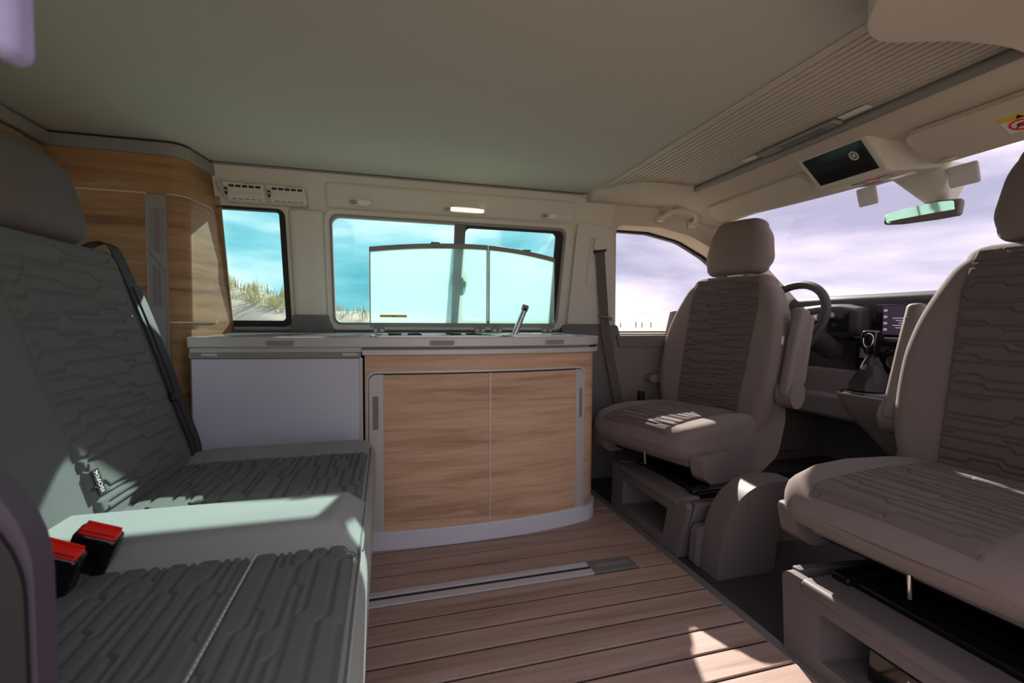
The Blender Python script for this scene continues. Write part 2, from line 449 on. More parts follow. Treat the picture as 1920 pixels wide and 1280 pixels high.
# left wall, leaning in above the sill
sw = rrect(-.606, -.368, .735, 1.167, .022); bw = rrect(-.207, .772, .735, 1.165, .03)
wl = struct(prism('wall_left', [(-1.7, .72), (1.0, .72), (1.0, CZ), (-1.7, CZ)], [sw, bw], wallfn, 0, -.035, 'trim'), 'pale grey side wall lining around the tinted windows')
wl2 = prism('wall_lining', [(-1.7, -.03), (1.0, -.03), (1.0, .72), (-1.7, .72)], [], wallfn, 0, -.035, 'darktrim', wl)
# pillar cover between the two windows
v, f = softloft([(wallfn(-.2875, z, -.012), (1, 0, 0), (0, -1, -.25), .066, .03, .028) for z in (.775, .9, 1.05, 1.17)], .004, .01)
mk('pillar_cover', v, f, 'trim', wl, smooth=50)
v, f = softloft([(wallfn(-.2875, z, -.008), (1, 0, 0), (0, -1, 0), w, .034, .02) for z, w in ((.70, .09), (.73, .082), (.755, .070), (.773, .068))], .002, .003)
mk('pillar_foot', v, f, 'darktrim', wl, smooth=50)
# header bulge above the big window
v, f = softloft([(wallfn(x, 1.235, -.014), (0, -.25, 1), (0, -1, 0), .052, .022, .02) for x in (-.2, .2, .6, .80)], .03, .03)
mk('window_header', v, f, 'trim', wl, smooth=50)
# B pillar
prism('pillar_trim', rpoly([(.825, .745), (1.075, .745), (1.0, 1.175), (.825, 1.20)], [.01, .02, .02, .02]), [], wallfn, .018, 0, 'trim', wl, bevel=.006)
prism('pillar_lower_trim', rpoly([(.80, -.02), (1.22, -.02), (1.20, .35), (1.085, .74), (.80, .74)], [0, .02, .1, .02, .01]), [], wallfn, .026, 0, 'darktrim', wl, bevel=.008)

def ring(name, outer, inner, d0, d1, m, parent, fn=wallfn, bevel=.002): return prism(name, outer, [inner], fn, d0, d1, m, parent, bevel=bevel)
w1 = thing('window_1', 'narrow tinted rear side window with black rubber edge', 'window', (-.465, 2.03, .72)); struct(w1); del w1['category']
ring('frame', rrect(-.612, -.363, .728, 1.171, .026), rrect(-.602, -.383, .752, 1.161, .014), .006, -.02, 'black', w1)
mk('corner_bead', *tubev([wallfn(-.575, z, .006) for z in (.735, .9, 1.05, 1.165)], .003, 8), 'greyp', w1, smooth=60)
prism('sill_bead', rrect(-.57, -.35, .715, .728, .004), [], wallfn, .016, 0, 'greyp', w1, bevel=.002)
prism('pane', rrect(-.605, -.37, .737, 1.165, .02), [], wallfn, -.010, -.014, 'tint', w1)
w2 = thing('window_2', 'wide tinted sliding side window behind the raised glass lids', 'window', (.28, 2.03, .72)); struct(w2); del w2['category']
ring('frame', rrect(-.226, .812, .715, 1.182, .042), rrect(-.200, .772, .742, 1.160, .030), .012, -.02, 'trim', w2, bevel=.005)
ring('seal', rrect(-.206, .778, .736, 1.166, .032), rrect(-.196, .768, .746, 1.156, .028), .014, -.02, 'greyp', w2)
prism('pane', rrect(-.20, .33, .74, 1.16, .02), [], wallfn, -.014, -.018, 'tint', w2)
prism('pane', rrect(.30, .775, .74, 1.16, .02), [], wallfn, -.006, -.010, 'tint', w2)
ring('sliding_frame', rrect(.286, .785, .737, 1.164, .03), rrect(.328, .735, .757, 1.146, .022), -.002, -.014, 'black', w2)
prism('pane_bar', rrect(.283, .327, .742, 1.158, .004), [], wallfn, .004, -.016, 'darktrim', w2, bevel=.002)
lt = prism('latch', rrect(.277, .333, .905, .965, .012), [], wallfn, .018, 0, 'black', w2, bevel=.003)
prism('latch_lever', rrect(.31, .341, .90, .945, .01), [], wallfn, .03, .016, 'black', lt, bevel=.003)

# driver's door
dh = rpoly([(1.09, .70), (1.99, .70), (1.99, .87), (1.60, 1.10), (1.43, 1.168), (1.25, 1.20), (1.02, 1.20)], [.02, .02, .03, .2, .3, .2, .035])
d1o = struct(prism('door_1', [(1.0, .66), (2.46, .66), (2.46, .84), (2.17, .87), (1.60, 1.25), (1.5, CZ), (1.0, CZ)], [dh], wallfn, 0, -.16, 'trimw'), 'driver door with beige upper frame and clear window')
ring('window_seal', rpoly([(1.085, .692), (2.0, .692), (2.0, .878), (1.60, 1.112), (1.43, 1.178), (1.25, 1.208), (1.012, 1.208)], [.02, .02, .03, .2, .3, .2, .035]),
     rpoly([(1.10, .708), (1.98, .708), (1.98, .860), (1.59, 1.088), (1.43, 1.157), (1.25, 1.188), (1.04, 1.190)], [.02, .02, .03, .2, .3, .2, .035]), -.110, -.135, 'black', d1o)
prism('door_pane', dh, [], wallfn, -.120, -.124, 'clear', d1o)
prism('door_panel', rpoly([(1.12, .05), (2.3, .05), (2.3, .685), (1.06, .685)], .03), [], wallfn, .03, 0, 'midtrim', d1o, bevel=.01)
prism('belt_rail', rpoly([(1.09, .635), (1.42, .635), (1.40, .69), (1.075, .69)], .01), [], wallfn, .042, .02, 'darktrim', d1o, bevel=.006)
prism('belt_rail_cap', rpoly([(1.425, .642), (1.75, .642), (1.75, .69), (1.40, .69)], .008), [], wallfn, .042, .02, 'greyp', d1o, bevel=.006)
prism('door_pocket', rpoly([(1.15, .12), (1.95, .12), (1.95, .33), (1.22, .345)], .03), [], wallfn, .075, .02, 'midtrim', d1o, bevel=.012)
prism('armrest_ledge', rpoly([(1.24, .46), (1.9, .48), (1.9, .54), (1.24, .50)], .02), [], wallfn, .08, .02, 'midtrim', d1o, bevel=.012)

prism('door_lower', [(1.0, -.06), (2.48, -.06), (2.48, .67), (1.0, .67)], [], wallfn, 0, -.12, 'midtrim', d1o)
# right wall with the open sliding door
RY = .3
def wr(x, z, d): return (x, RY + d, z)
wr_o = struct(prism('wall_right', [(-1.7, -.1), (2.46, -.1), (2.46, .84), (2.17, .87), (1.60, 1.25), (1.5, CZ), (-1.7, CZ)],
    [rrect(-.42, .92, -.03, 1.265, .06), rpoly([(1.12, .70), (1.99, .70), (1.99, .87), (1.58, 1.11), (1.40, 1.18), (1.06, 1.19)], .03), rrect(-1.55, -.62, .74, 1.17, .03)], wr, 0, -.06, 'trimw'), 'side wall lining around the open sliding door')
prism('door_pane', rpoly([(1.12, .70), (1.99, .70), (1.99, .87), (1.58, 1.11), (1.40, 1.18), (1.06, 1.19)], .03), [], wr, -.03, -.034, 'clear', wr_o)
prism('side_pane', rrect(-1.55, -.62, .74, 1.17, .03), [], wr, -.03, -.034, 'tint', wr_o)
wre = struct(prism('wall_rear', [(RY, -.1), (2.05, -.1), (2.05, CZ), (RY, CZ)], [rrect(.55, 1.80, .72, 1.17, .05)], planeX(-1.7), 0, .05, 'trim'), 'tailgate lining with rear window')
prism('tailgate_pane', rrect(.55, 1.80, .72, 1.17, .05), [], planeX(-1.7), .02, .024, 'tint', wre)

# ceiling
ceil = struct(box('ceiling', (-1.75, .26, CZ), (.874, 1.93, 1.37), 'ceiling'), 'grey felt ceiling panel')
struct(tube('trim_2', [(-.59, 1.874, CZ - .003), (0, 1.874, CZ - .003), (.84, 1.874, CZ - .003)], .0045, 'greyp'), 'thin seam strip where side wall meets ceiling')
struct(box('trim_3', (-.60, 1.868, CZ - .002), (.85, 1.872, CZ - .0002), 'black'), 'dark gap along the ceiling edge')
# front headliner beyond the shutter
hv = []; nx, ny = 18, 26
for j in range(ny + 1):
    for i in range(nx + 1):
        u = i / nx; y = .28 + (1.90 - .28) * j / ny
        bow = .10 * (1 - ((y - 1.12) / .8) ** 2)
        x = 1.225 + (1.56 + bow - 1.225) * u
        z = 1.300 - .012 * math.sin(u * PI) - .055 * u ** 1.5
        e_ = max(0, (abs(y - 1.10) - .55) / .27); z -= .035 * e_ ** 2
        hv.append((x, y, z))
n0 = len(hv); hv += [(x, y, z + .05) for x, y, z in hv]; hf = []
for j in range(ny):
    for i in range(nx):
        a = j * (nx + 1) + i; hf.append((a, a + nx + 1, a + nx + 2, a + 1)); hf.append((a + n0, a + 1 + n0, a + nx + 2 + n0, a + nx + 1 + n0))
for j in range(ny):
    for c in (0, nx):
        a = j * (nx + 1) + c; b = a + nx + 1; hf.append((a, b, b + n0, a + n0))
for i in range(nx):
    for r_ in (0, ny):
        a = r_ * (nx + 1) + i; hf.append((a, a + 1, a + 1 + n0, a + n0))
struct(mk('ceiling_front', hv, hf, 'trimw', smooth=50), 'beige cab headliner above the windscreen')
# side rails of the headliner beside the shutter, stepped inwards
ro = [(.86, 1.90), (.86, 1.80), (.90, 1.745), (.96, 1.66), (1.03, 1.63), (1.24, 1.625), (1.24, 1.92), (.86, 1.92)]
struct(prism('ceiling_rail', [(p.x, p.y) for p in spline([(a, b, 0) for a, b in ro[:6]], 5)] + [(1.30, 1.93), (.86, 1.93)], [], planeZ(1.283), 0, .05, 'trimw', bevel=.010), 'beige roof rail lining above the driver door')
struct(prism('ceiling_rail', [(p.x, p.y) for p in spline([(.74, .28, 0), (.72, .50, 0), (.78, .60, 0), (.86, .635, 0), (.98, .60, 0), (1.10, .585, 0), (1.25, .60, 0)], 5)] + [(1.30, .28)], [], planeZ(1.255), 0, .06, 'trimw', bevel=.014), 'beige roof rail lining above the open side door')
struct(box('ceiling_backing', (.872, .26, 1.325), (1.26, 1.93, 1.37), 'black'), 'dark space above the roof shutter')

# sliding slatted roof shutter
sh = thing('roof_shutter', 'beige slatted roof shutter between ceiling and windscreen', 'roof shutter', (1.04, 1.23, 1.3))
ns = 17; pitch = .345 / ns
for i in range(ns):
    x0 = .876 + i * pitch
    box('slat', (x0 + .0024, .45, 1.3085), (x0 + pitch - .0024, 1.86, 1.316), 'slat', sh, bevel=.0012)
v, f = tubev([(1.228, .50, 1.297), (1.23, 1.1, 1.297), (1.228, 1.66, 1.297)], .013, 12)
mk('front_rail', v, f, 'greyp', sh, smooth=60)
tube('rear_rail', [(.8755, .45, 1.3125), (.8755, 1.0, 1.3125), (.8755, 1.86, 1.3125)], .004, 'slat', sh, n=8)
hd = box('handle', (1.165, .98, 1.292), (1.20, 1.25, 1.304), 'greyp', sh, bevel=.004)
box('grip', (1.168, 1.02, 1.289), (1.188, 1.16, 1.2925), 'darktrim', hd, bevel=.002)
box('warning_label', (1.172, .90, 1.3025), (1.196, .975, 1.304), 'white', sh)
box('warning_label', (1.172, 1.262, 1.3025), (1.196, 1.32, 1.304), 'white', sh)

# windscreen
def wsfn(u, v_):  # u across 0..1, v up 0..1
    yy = 2 * u - 1
    yb = 1.13 + yy * (.87 - .10 * v_)
    x = (2.18 + .29 * (1 - yy * yy)) * (1 - v_) + (1.585 + .10 * (1 - yy * yy)) * v_
    z = .85 * (1 - v_) + 1.262 * v_ + .03 * math.sin(v_ * PI)
    return (x, yb, z)
vs = []; fs = []; a_, b_ = 20, 10
for j in range(b_ + 1):
    for i in range(a_ + 1): vs.append(wsfn(i / a_, j / b_))
for j in range(b_):
    for i in range(a_):
        k = j * (a_ + 1) + i; fs.append((k, k + 1, k + a_ + 2, k + a_ + 1))
ws = mk('window_3', vs, fs, 'clear', smooth=60)
sm = ws.modifiers.new('solid', 'SOLIDIFY'); sm.thickness = .004
struct(ws, 'clear windscreen')
struct(prism('wall_front', [(.22, -.06), (2.24, -.06), (2.24, .86), (.22, .86)], [], planeX(2.455), 0, -.04, 'darktrim'), 'bulkhead ahead of the cab')

# ================================================================== curved panel helper
class Path:
    def __init__(s, pts):
        s.p = [Vector((a, b)) for a, b in pts]; s.c = [0]
        for a, b in zip(s.p, s.p[1:]): s.c.append(s.c[-1] + (b - a).length)
        s.len = s.c[-1]
    def at(s, d):
        d = max(0, min(s.len, d))
        for i in range(len(s.c) - 1):
            if d <= s.c[i + 1] + 1e-9: break
        t = (d - s.c[i]) / max(1e-9, s.c[i + 1] - s.c[i]); p = s.p[i].lerp(s.p[i + 1], t)
        def nrm(k):
            a = s.p[max(k - 1, 0)]; b = s.p[min(k + 1, len(s.p) - 1)]; q = (b - a).normalized(); return Vector((q.y, -q.x))
        return p, nrm(i).lerp(nrm(i + 1), t).normalized()
    def s_of_x(s, x):
        for i in range(len(s.p) - 1):
            a, b = s.p[i], s.p[i + 1]
            if a.x <= x <= b.x: return s.c[i] + (s.c[i + 1] - s.c[i]) * (x - a.x) / max(1e-9, b.x - a.x)
        return s.len
def colstrip(path, s0, s1, z0, z1, off, th, r=(0, 0, 0, 0), n=24):
    """panel along a plan path; r = corner radii bl, br, tl, tr"""
    ss = set(s0 + (s1 - s0) * i / n for i in range(n + 1))
    for k, q in ((r[0], s0), (r[2], s0)):
        if k: ss |= set(q + k * (1 - math.cos(PI / 2 * i / 6)) for i in range(7))
    for k, q in ((r[1], s1), (r[3], s1)):
        if k: ss |= set(q - k * (1 - math.cos(PI / 2 * i / 6)) for i in range(7))
    ss = sorted(ss); vs, fs = [], []
    def cut(dx, k): return 0 if not k or dx >= k else k - math.sqrt(max(0, k * k - (k - dx) ** 2))
    for s in ss:
        p, nn = path.at(s)
        b = z0 + max(cut(s - s0, r[0]), cut(s1 - s, r[1])); t = z1 - max(cut(s - s0, r[2]), cut(s1 - s, r[3]))
        po = p + nn * off; pi = p + nn * (off - th)
        vs += [(po.x, po.y, b), (po.x, po.y, t), (pi.x, pi.y, t), (pi.x, pi.y, b)]
    for i in range(len(ss) - 1):
        for k in range(4):
            a = i * 4 + k; b = i * 4 + (k + 1) % 4; fs.append((a, b, b + 4, a + 4))
    fs.append((0, 1, 2, 3)); k = (len(ss) - 1) * 4; fs.append((k, k + 3, k + 2, k + 1))
    return vs, fs
def panel(name, path, s0, s1, z0, z1, off, th, m, parent, r=(0, 0, 0, 0), bevel=0.0, n=24):
    v, f = colstrip(path, s0, s1, z0, z1, off, th, r, n); return mk(name, v, f, m, parent, smooth=40, bevel=bevel)

# ================================================================== KITCHEN
kp = [(p.x, p.y) for p in spline([(-.578, 1.618, 0), (-.3, 1.576, 0), (-.04, 1.545, 0), (.22, 1.528, 0), (.50, 1.540, 0), (.68, 1.570, 0), (.755, 1.60, 0), (.787, 1.645, 0)], 8)] + [(.79, 1.70), (.79, 1.97)]
KP = Path(kp); sx = KP.s_of_x
S_CORNER = KP.len - .30
kit = thing('kitchen_cabinet', 'low oak kitchen cabinet with two sliding doors below the wide window', 'cabinet', (.1, 1.75, 0))
def kbody(z0, z1, back, off, xl=-.578):
    pts = [(KP.at(KP.len * i / 60)) for i in range(61)]
    poly = [tuple(p + n_ * off) for p, n_ in pts if p.x >= xl - .001]
    return prismv(poly + [(.79 + off, back), (xl, back)], [], planeZ(0), z0, z1)
v, f = kbody(.05, .642, 1.985, 0, -.07); mk('body', v, f, 'oak', kit, smooth=40)
v, f = kbody(0, .055, 1.985, .012, -.07); mk('plinth', v, f, 'plinth', kit, smooth=40, bevel=.008)
# recess and silver outline of the sliding-door opening
panel('door_surround', KP, sx(-.060), sx(.722), .05, .589, .003, .006, 'alup', kit, r=(0, 0, .03, .03))
panel('door_gap', KP, sx(-.053), sx(.7145), .05, .582, .004, .004, 'black', kit, r=(0, 0, .026, .026))
for (xa, xb, ha, hb, rr) in ((-.051, -.006, -.043, -.018, (0, 0, .024, 0)), (.678, .711, .688, .706, (0, 0, 0, .024))):
    d = panel('door_stile', KP, sx(xa), sx(xb), .052, .579, .009, .008, 'alup', kit, r=rr, bevel=.0015)
    hz = (.395, .515)
    panel('handle_rim', KP, sx(ha), sx(hb), hz[0], hz[1], .0105, .003, 'alup', d, r=(.004, .004, .004, .004))
    panel('handle_recess', KP, sx(ha + .004), sx(hb - .003), hz[0] + .005, hz[1] - .006, .0112, .003, 'midtrim', d, r=(.004, .004, .004, .004))
panel('sliding_door', KP, sx(-.006), sx(.3435), .058, .577, .008, .008, 'oak', kit, bevel=.001)
panel('sliding_door', KP, sx(.3475), sx(.678), .058, .577, .008, .008, 'oak', kit, bevel=.001)
panel('door_joint', KP, sx(.3433), sx(.3477), .056, .579, .0095, .008, 'alup', kit)
panel('bottom_rail', KP, sx(-.053), sx(.7145), .050, .060, .011, .01, 'plinth', kit, bevel=.002)

fr = thing('fridge_cabinet', 'plain blue-grey fridge cabinet beside the bench', 'cabinet', (-.33, 1.75, 0))
pts = [KP.at(KP.s_of_x(-.578) + (KP.s_of_x(-.076) - KP.s_of_x(-.578)) * i / 20) for i in range(21)]
v, f = prismv([tuple(p) for p, n_ in pts] + [(-.076, 1.985), (-.578, 1.985)], [], planeZ(0), 0, .64); mk('body', v, f, 'greyp', fr, smooth=40)
panel('front_panel', KP, sx(-.572), sx(-.079), .06, .632, .006, .006, 'fridge', fr, bevel=.0015)
panel('top_rail', KP, sx(-.577), sx(-.074), .634, .652, .012, .012, 'greyp', fr, bevel=.002)
panel('side_bead', KP, sx(-.079), sx(-.070), .06, .634, .008, .01, 'alup', fr, bevel=.001)
for xa in (-.54, -.13): panel('hinge', KP, sx(xa), sx(xa + .045), .641, .650, .0145, .004, 'alup', fr, bevel=.001)

wt = thing('worktop', 'silver edged kitchen worktop running along both cabinets', 'worktop', (.1, 1.75, .65))
v, f = kbody(.652, .676, 1.99, .004); mk('deck', v, f, 'alup', wt, smooth=40)
panel('edge_upper', KP, 0, KP.len - .02, .668, .700, .018, .02, 'alup', wt, bevel=.003, n=60)
panel('edge_slot', KP, sx(-.07), KP.len - .02, .660, .668, .012, .02, 'darktrim', wt, n=60)
panel('edge_lower', KP, sx(-.07), KP.len - .02, .642, .660, .017, .02, 'alup', wt, bevel=.002, n=60)
panel('badge', KP, sx(.735), sx(.765), .6605, .6675, .0165, .003, 'black', wt, n=4)
box('back_rail', (-.578, 1.955, .67), (.79, 1.99, .704), 'alup', wt, bevel=.003)
for xa, xb in ((-.353, -.268), (.139, .223), (.543, .618)):
    l = panel('latch', KP, sx(xa), sx(xb), .671, .692, .0205, .004, 'alup', wt, r=(.008, .008, .003, .003), n=8)
    panel('latch_grip', KP, sx(xa + .003), sx(xb - .003), .6735, .6895, .0222, .003, 'greyp', l, r=(.006, .006, .003, .003), n=8)
# closed fridge lid
pts = [KP.at(KP.len * i / 90) for i in range(91)]; pl = [tuple(p + n_ * -.004) for p, n_ in pts if -.575 <= p.x <= -.068]
v, f = prismv(pl + [(-.068, 1.952), (-.572, 1.952)], [], planeZ(0), .690, .702)
mk('closed_lid', v, f, 'lid', wt, smooth=40, bevel=.002)['label'] = 'closed polished lid above the fridge'
# hob tray with burners, sink
hob = thing('hob', 'stainless steel two-burner hob sunk in the worktop', 'hob', (.2, 1.77, .676))
v, f = prismv(rrect(-.05, .415, 1.60, 1.885, .03), [rrect(-.035, .40, 1.615, 1.87, .03)], planeZ(0), .676, .703)
mk('rim', v, f, 'steel', hob, smooth=40, bevel=.002)
v, f = prismv(rrect(-.037, .402, 1.613, 1.872, .03), [], planeZ(0), .677, .683); mk('tray', v, f, 'steel', hob, smooth=40)
for cx in (.07, .29):
    t = tube('burner', [(cx, 1.745, .683), (cx, 1.745, .695)], .04, 'darktrim', hob, n=20)
    tube('burner_cap', [(cx, 1.745, .695), (cx, 1.745, .699)], .03, 'black', t, n=20)
    for a in range(4):
        q = a * PI / 2 + PI / 4; box('pan_support', (-.08, -.003, -.003), (-.02, .003, .003), 'black', t, xf=Matrix.Translation((cx, 1.745, .7045)) @ Matrix.Rotation(q, 4, 'Z'))
snk = thing('sink', 'stainless steel sink set in the worktop beside the hob', 'sink', (.57, 1.77, .64))
v, f = prismv(rrect(.43, .735, 1.62, 1.885, .04), [rrect(.45, .715, 1.64, 1.865, .04)], planeZ(0), .677, .704); mk('rim', v, f, 'steel', snk, smooth=40, bevel=.002)
v, f = prismv(rrect(.448, .717, 1.638, 1.867, .04), [], planeZ(0), .677, .680); mk('basin', v, f, 'steel', snk, smooth=40)
tube('drain', [(.58, 1.78, .680), (.58, 1.78, .682)], .022, 'chrome', snk, n=16)
# folding tap seen as a slanted tube
tp = thing('tap', 'slanted folding tap with dark tip standing by the sink', 'tap', (.52, 1.83, .68))
tube('spout', [(.515, 1.85, .68), (.568, 1.86, .80)], .0125, 'steel', tp, n=14)
tube('spout_head', [(.568, 1.86, .80), (.576, 1.862, .822)], .0145, 'greyp', tp, n=14)
tube('aerator', [(.568, 1.8465, .806), (.568, 1.8435, .806)], .007, 'gloss', tp, n=12)
tube('tap_foot', [(.5135, 1.85, .676), (.516, 1.85, .688)], .02, 'steel', tp, n=14)

# raised glass lids
def arch(x): return 1.075 - .055 * ((x - .36) / .42) ** 2 * (1.0 if x > .36 else .55)
def glass_lid(x0, x1, label):
    t = thing('glass_lid', label, 'glass lid', ((x0 + x1) / 2, 1.945, .704), group='raised worktop lids')
    lean = .06
    def fn(x, z, d): return (x, 1.908 - d, z)
    n = 14; top = [(x0 + (x1 - x0) * i / n, arch(x0 + (x1 - x0) * i / n)) for i in range(n + 1)]
    prism('pane', [(x1, .742), (x0, .742)][::-1] + [(x, z - .016) for x, z in reversed(top)], [], fn, .003, -.003, 'frost', t)
    rail = [(x, z - .019) for x, z in top] + [(x, z) for x, z in reversed(top)]
    r_ = prism('top_rail', rail, [], fn, .008, -.006, 'greyp', t, bevel=.002)
    xm = (x0 + x1) / 2 + .02
    prism('catch', rrect(xm - .018, xm + .018, arch(xm) - .001, arch(xm) + .006, .002), [], fn, .004, -.004, 'darktrim', r_)
    prism('bottom_rail', rrect(x0, x1, .728, .746, .002), [], fn, .008, -.006, 'greyp', t, bevel=.002)
    for xs in (x0, x1 - .005): prism('side_edge', rrect(xs, xs + .005, .74, arch(xs) - .018, .001), [], fn, .004, -.004, 'alup', t)
    for xh in (x0 + .035, x1 - .035):
        h = prism('hinge', rrect(xh - .022, xh + .022, .710, .734, .003), [], fn, .014, -.004, 'greyp', t, bevel=.002)
        for q in (-.012, .012): tube('hinge_pin', [(xh + q - .005, 1.890, .716), (xh + q + .005, 1.890, .716)], .006, 'alup', h, n=10)
    return t, fn
ta, fa = glass_lid(-.0592, .420, 'wider raised frosted glass lid with yellow sticker standing behind the hob')
prism('sticker', rrect(-.02, .085, .768, .778, .001), [], fa, .0038, .003, 'yellow', ta)
prism('sticker_mark', [(.03, .7695), (.038, .7695), (.034, .7765)], [], fa, .0043, .0036, 'black', ta)
tb, fb = glass_lid(.424, .7205, 'narrower raised frosted glass lid standing behind the sink')

# ================================================================== WARDROBE (behind the kitchen, wraps a corner)
arc = [(-.660 + .045 * math.sin(a), 1.755 - .045 * math.cos(a)) for a in [PI / 2 * i / 8 for i in range(9)]]
WP = Path([(-1.62, 1.71)] + arc + [(-.601, 1.85), (-.586, 1.95), (-.575, 2.02), (-.572, 2.04)])
s2 = WP.s_of_x
wd = thing('wardrobe', 'tall oak wardrobe with rounded corner at the rear window', 'wardrobe', (-1.1, 1.85, 0))
def wbody(z0, z1):
    vs, fs = [], []
    for z in (z0, z1):
        lim = wy(z) - .001; se = WP.len
        while WP.at(se)[0].y > lim: se -= .0005
        s_a = s2(-.66); ss = [s_a * i / 20 for i in range(20)] + [s_a + (se - s_a) * i / 60 for i in range(61)]
        row = [(p.x, p.y, z) for p in (WP.at(q)[0] for q in ss)] + [(-1.62, lim, z)]
        vs += row
    n = len(row)
    for i in range(n):
        j = (i + 1) % n; fs.append((i, j, j + n, i + n))
    fs.append(tuple(range(n))); fs.append(tuple(range(2 * n - 1, n - 1, -1)))
    return vs, fs
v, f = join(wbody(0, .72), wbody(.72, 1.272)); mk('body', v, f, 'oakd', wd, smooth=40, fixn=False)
prism('edge_filler', [(-.62, .72), (-.573, .72), (-.577, 1.20), (-.62, 1.20)], [], wallfn, .006, -.004, 'oakd', wd)
SE = s2(-.662) + .071 + .165     # about y = 1.93 on the return face
panel('cornice', WP, s2(-1.6), SE - .02, 1.270, 1.309, .010, .03, 'greyp', wd, bevel=.004, n=80)
panel('cornice_seam', WP, s2(-1.6), SE - .02, 1.309, 1.3145, .003, .02, 'black', wd, n=80)
panel('door_outline', WP, s2(-.664), SE, .742, 1.152, .0018, .004, 'alup', wd, r=(0, .028, 0, .05), n=50)
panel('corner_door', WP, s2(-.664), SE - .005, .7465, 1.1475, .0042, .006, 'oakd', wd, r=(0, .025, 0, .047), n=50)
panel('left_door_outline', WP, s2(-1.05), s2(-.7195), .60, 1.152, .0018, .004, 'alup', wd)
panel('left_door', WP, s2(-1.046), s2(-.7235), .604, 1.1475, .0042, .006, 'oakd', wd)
pf = planeY(1.71)
st = prism('handle_stile', rrect(-.7195, -.664, .45, 1.1475, .001), [], pf, .004, -.004, 'greyp', wd)
up = prism('stile_plate', [(-.718, .985), (-.7165, .974), (-.681, .925), (-.666, .908), (-.666, 1.146), (-.718, 1.146)], [], pf, .0075, .003, 'greyp', st, bevel=.001)
lo = prism('stile_plate', [(-.7185, .46), (-.673, .46), (-.673, .905), (-.681, .917), (-.7165, .966), (-.7185, .966)], [], pf, .0075, .003, 'greyp', st, bevel=.001)
prism('handle_rim', rpoly([(-.709, .985), (-.699, .960), (-.676, .960), (-.676, 1.105), (-.709, 1.105)], .006), [rpoly([(-.706, .987), (-.697, .964), (-.679, .964), (-.679, 1.102), (-.706, 1.102)], .005)], pf, .0095, .003, 'greyp', st)
prism('handle_recess', rrect(-.699, -.684, .966, 1.100, .004), [], pf, .0082, .003, 'midtrim', st)
prism('handle_rim', rpoly([(-.708, .79), (-.680, .79), (-.680, .91), (-.690, .928), (-.708, .928)], .004), [rpoly([(-.704, .795), (-.684, .795), (-.684, .908), (-.692, .923), (-.704, .923)], .003)], pf, .0105, .003, 'greyp', st)
prism('handle_recess', rrect(-.702, -.686, .797, .918, .003), [], pf, .0085, .003, 'midtrim', st)
rc = thing('rear_locker', 'oak fronted rear roof locker turning away above the bench headrest', 'locker', (-1.2, 1.2, 1.17))
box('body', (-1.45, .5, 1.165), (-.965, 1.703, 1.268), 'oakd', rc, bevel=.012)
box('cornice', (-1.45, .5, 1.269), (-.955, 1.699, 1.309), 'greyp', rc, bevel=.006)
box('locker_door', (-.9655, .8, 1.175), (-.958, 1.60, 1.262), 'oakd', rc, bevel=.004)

# ================================================================== REAR BENCH
bench = thing('rear_bench', 'grey quilted rear bench seat in front of the oak wardrobe', 'bench seat', (-.3, .9, 0))
box('base', (-.56, .40, 0), (-.075, 1.42, .20), 'darktrim', bench, bevel=.01)
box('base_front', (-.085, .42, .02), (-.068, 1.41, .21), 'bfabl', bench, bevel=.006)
def bdef(p):
    z = p.z
    if z > .30:
        e = max(0, (p.y - 1.33) / .06); z += .022 * min(1, e) ** 2
        e2 = max(0, (-.45 - p.x) / .1); z -= .015 * min(1, e2)
    return Vector((p.x, p.y, z))
bst = [((-.285, y, .295), (1, 0, 0), (0, 0, 1), .255, .085, .045) for y in np.linspace(.405, 1.405, 30)]
bb = softloft(bst, .045, .045, deform=bdef)
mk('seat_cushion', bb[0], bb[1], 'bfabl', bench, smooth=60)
def seatgrid(y0, y1, x0, x1): return lambda u, v: (x0 + (x1 - x0) * v, y0 + (y1 - y0) * u, .7)
q1 = quilt_panel('seat_quilting', bb, seatgrid(.985, 1.335, -.50, -.050), 220, 300, .35, .45, (0, 0, -1), 'bfabd', bench, pitch=.024, depth=.0055, seed=3, every=.11)
q2 = quilt_panel('seat_quilting', bb, seatgrid(.40, .79, -.50, -.202), 240, 240, .39, .30, (0, 0, -1), 'bfabd', bench, pitch=.022, depth=.0048, seed=5, every=.11)
q3 = quilt_panel('seat_quilting', bb, seatgrid(.40, .79, -.197, -.050), 240, 130, .39, .15, (0, 0, -1), 'bfabd', bench, pitch=.023, depth=.0048, seed=8, every=.11)
def stitches(pts, parent, name='stitching', gap=.0085, ln=.005, r=.0012, m='stitch'):
    P_ = [Vector(p) for p in pts]; parts = []; acc = 0
    for a, b in zip(P_, P_[1:]):
        d = (b - a).length; n = max(1, int(d / gap)); t = (b - a).normalized()
        for i in range(n):
            c = a + t * (d * (i + .5) / n); parts.append(tubev([c - t * ln / 2, c + t * ln / 2], r, 5))
    v, f = join(*parts); return mk(name, v, f, m, parent)
stitches([(-.194, .41, .3895), (-.194, .78, .3895)], bench)
stitches([(-.040, .41, .3765), (-.040, .95, .3765)], bench)
tube('piping', [(-.0415, y, .381) for y in np.linspace(.42, 1.38, 12)], .0022, 'bfab', bench, n=6)
# middle console
cv = [(-.545, .765, .372), (-.545, .985, .372), (-.032, .985, .372), (-.032, .765, .372),
      (-.545, .800, .422), (-.545, .930, .422), (-.072, .930, .422), (-.085, .800, .422)]
con = mk('middle_console', cv, [(0,3,2,1),(4,5,6,7),(0,1,5,4),(1,2,6,5),(2,3,7,6),(3,0,4,7)], 'bfabl', bench, bevel=.008)
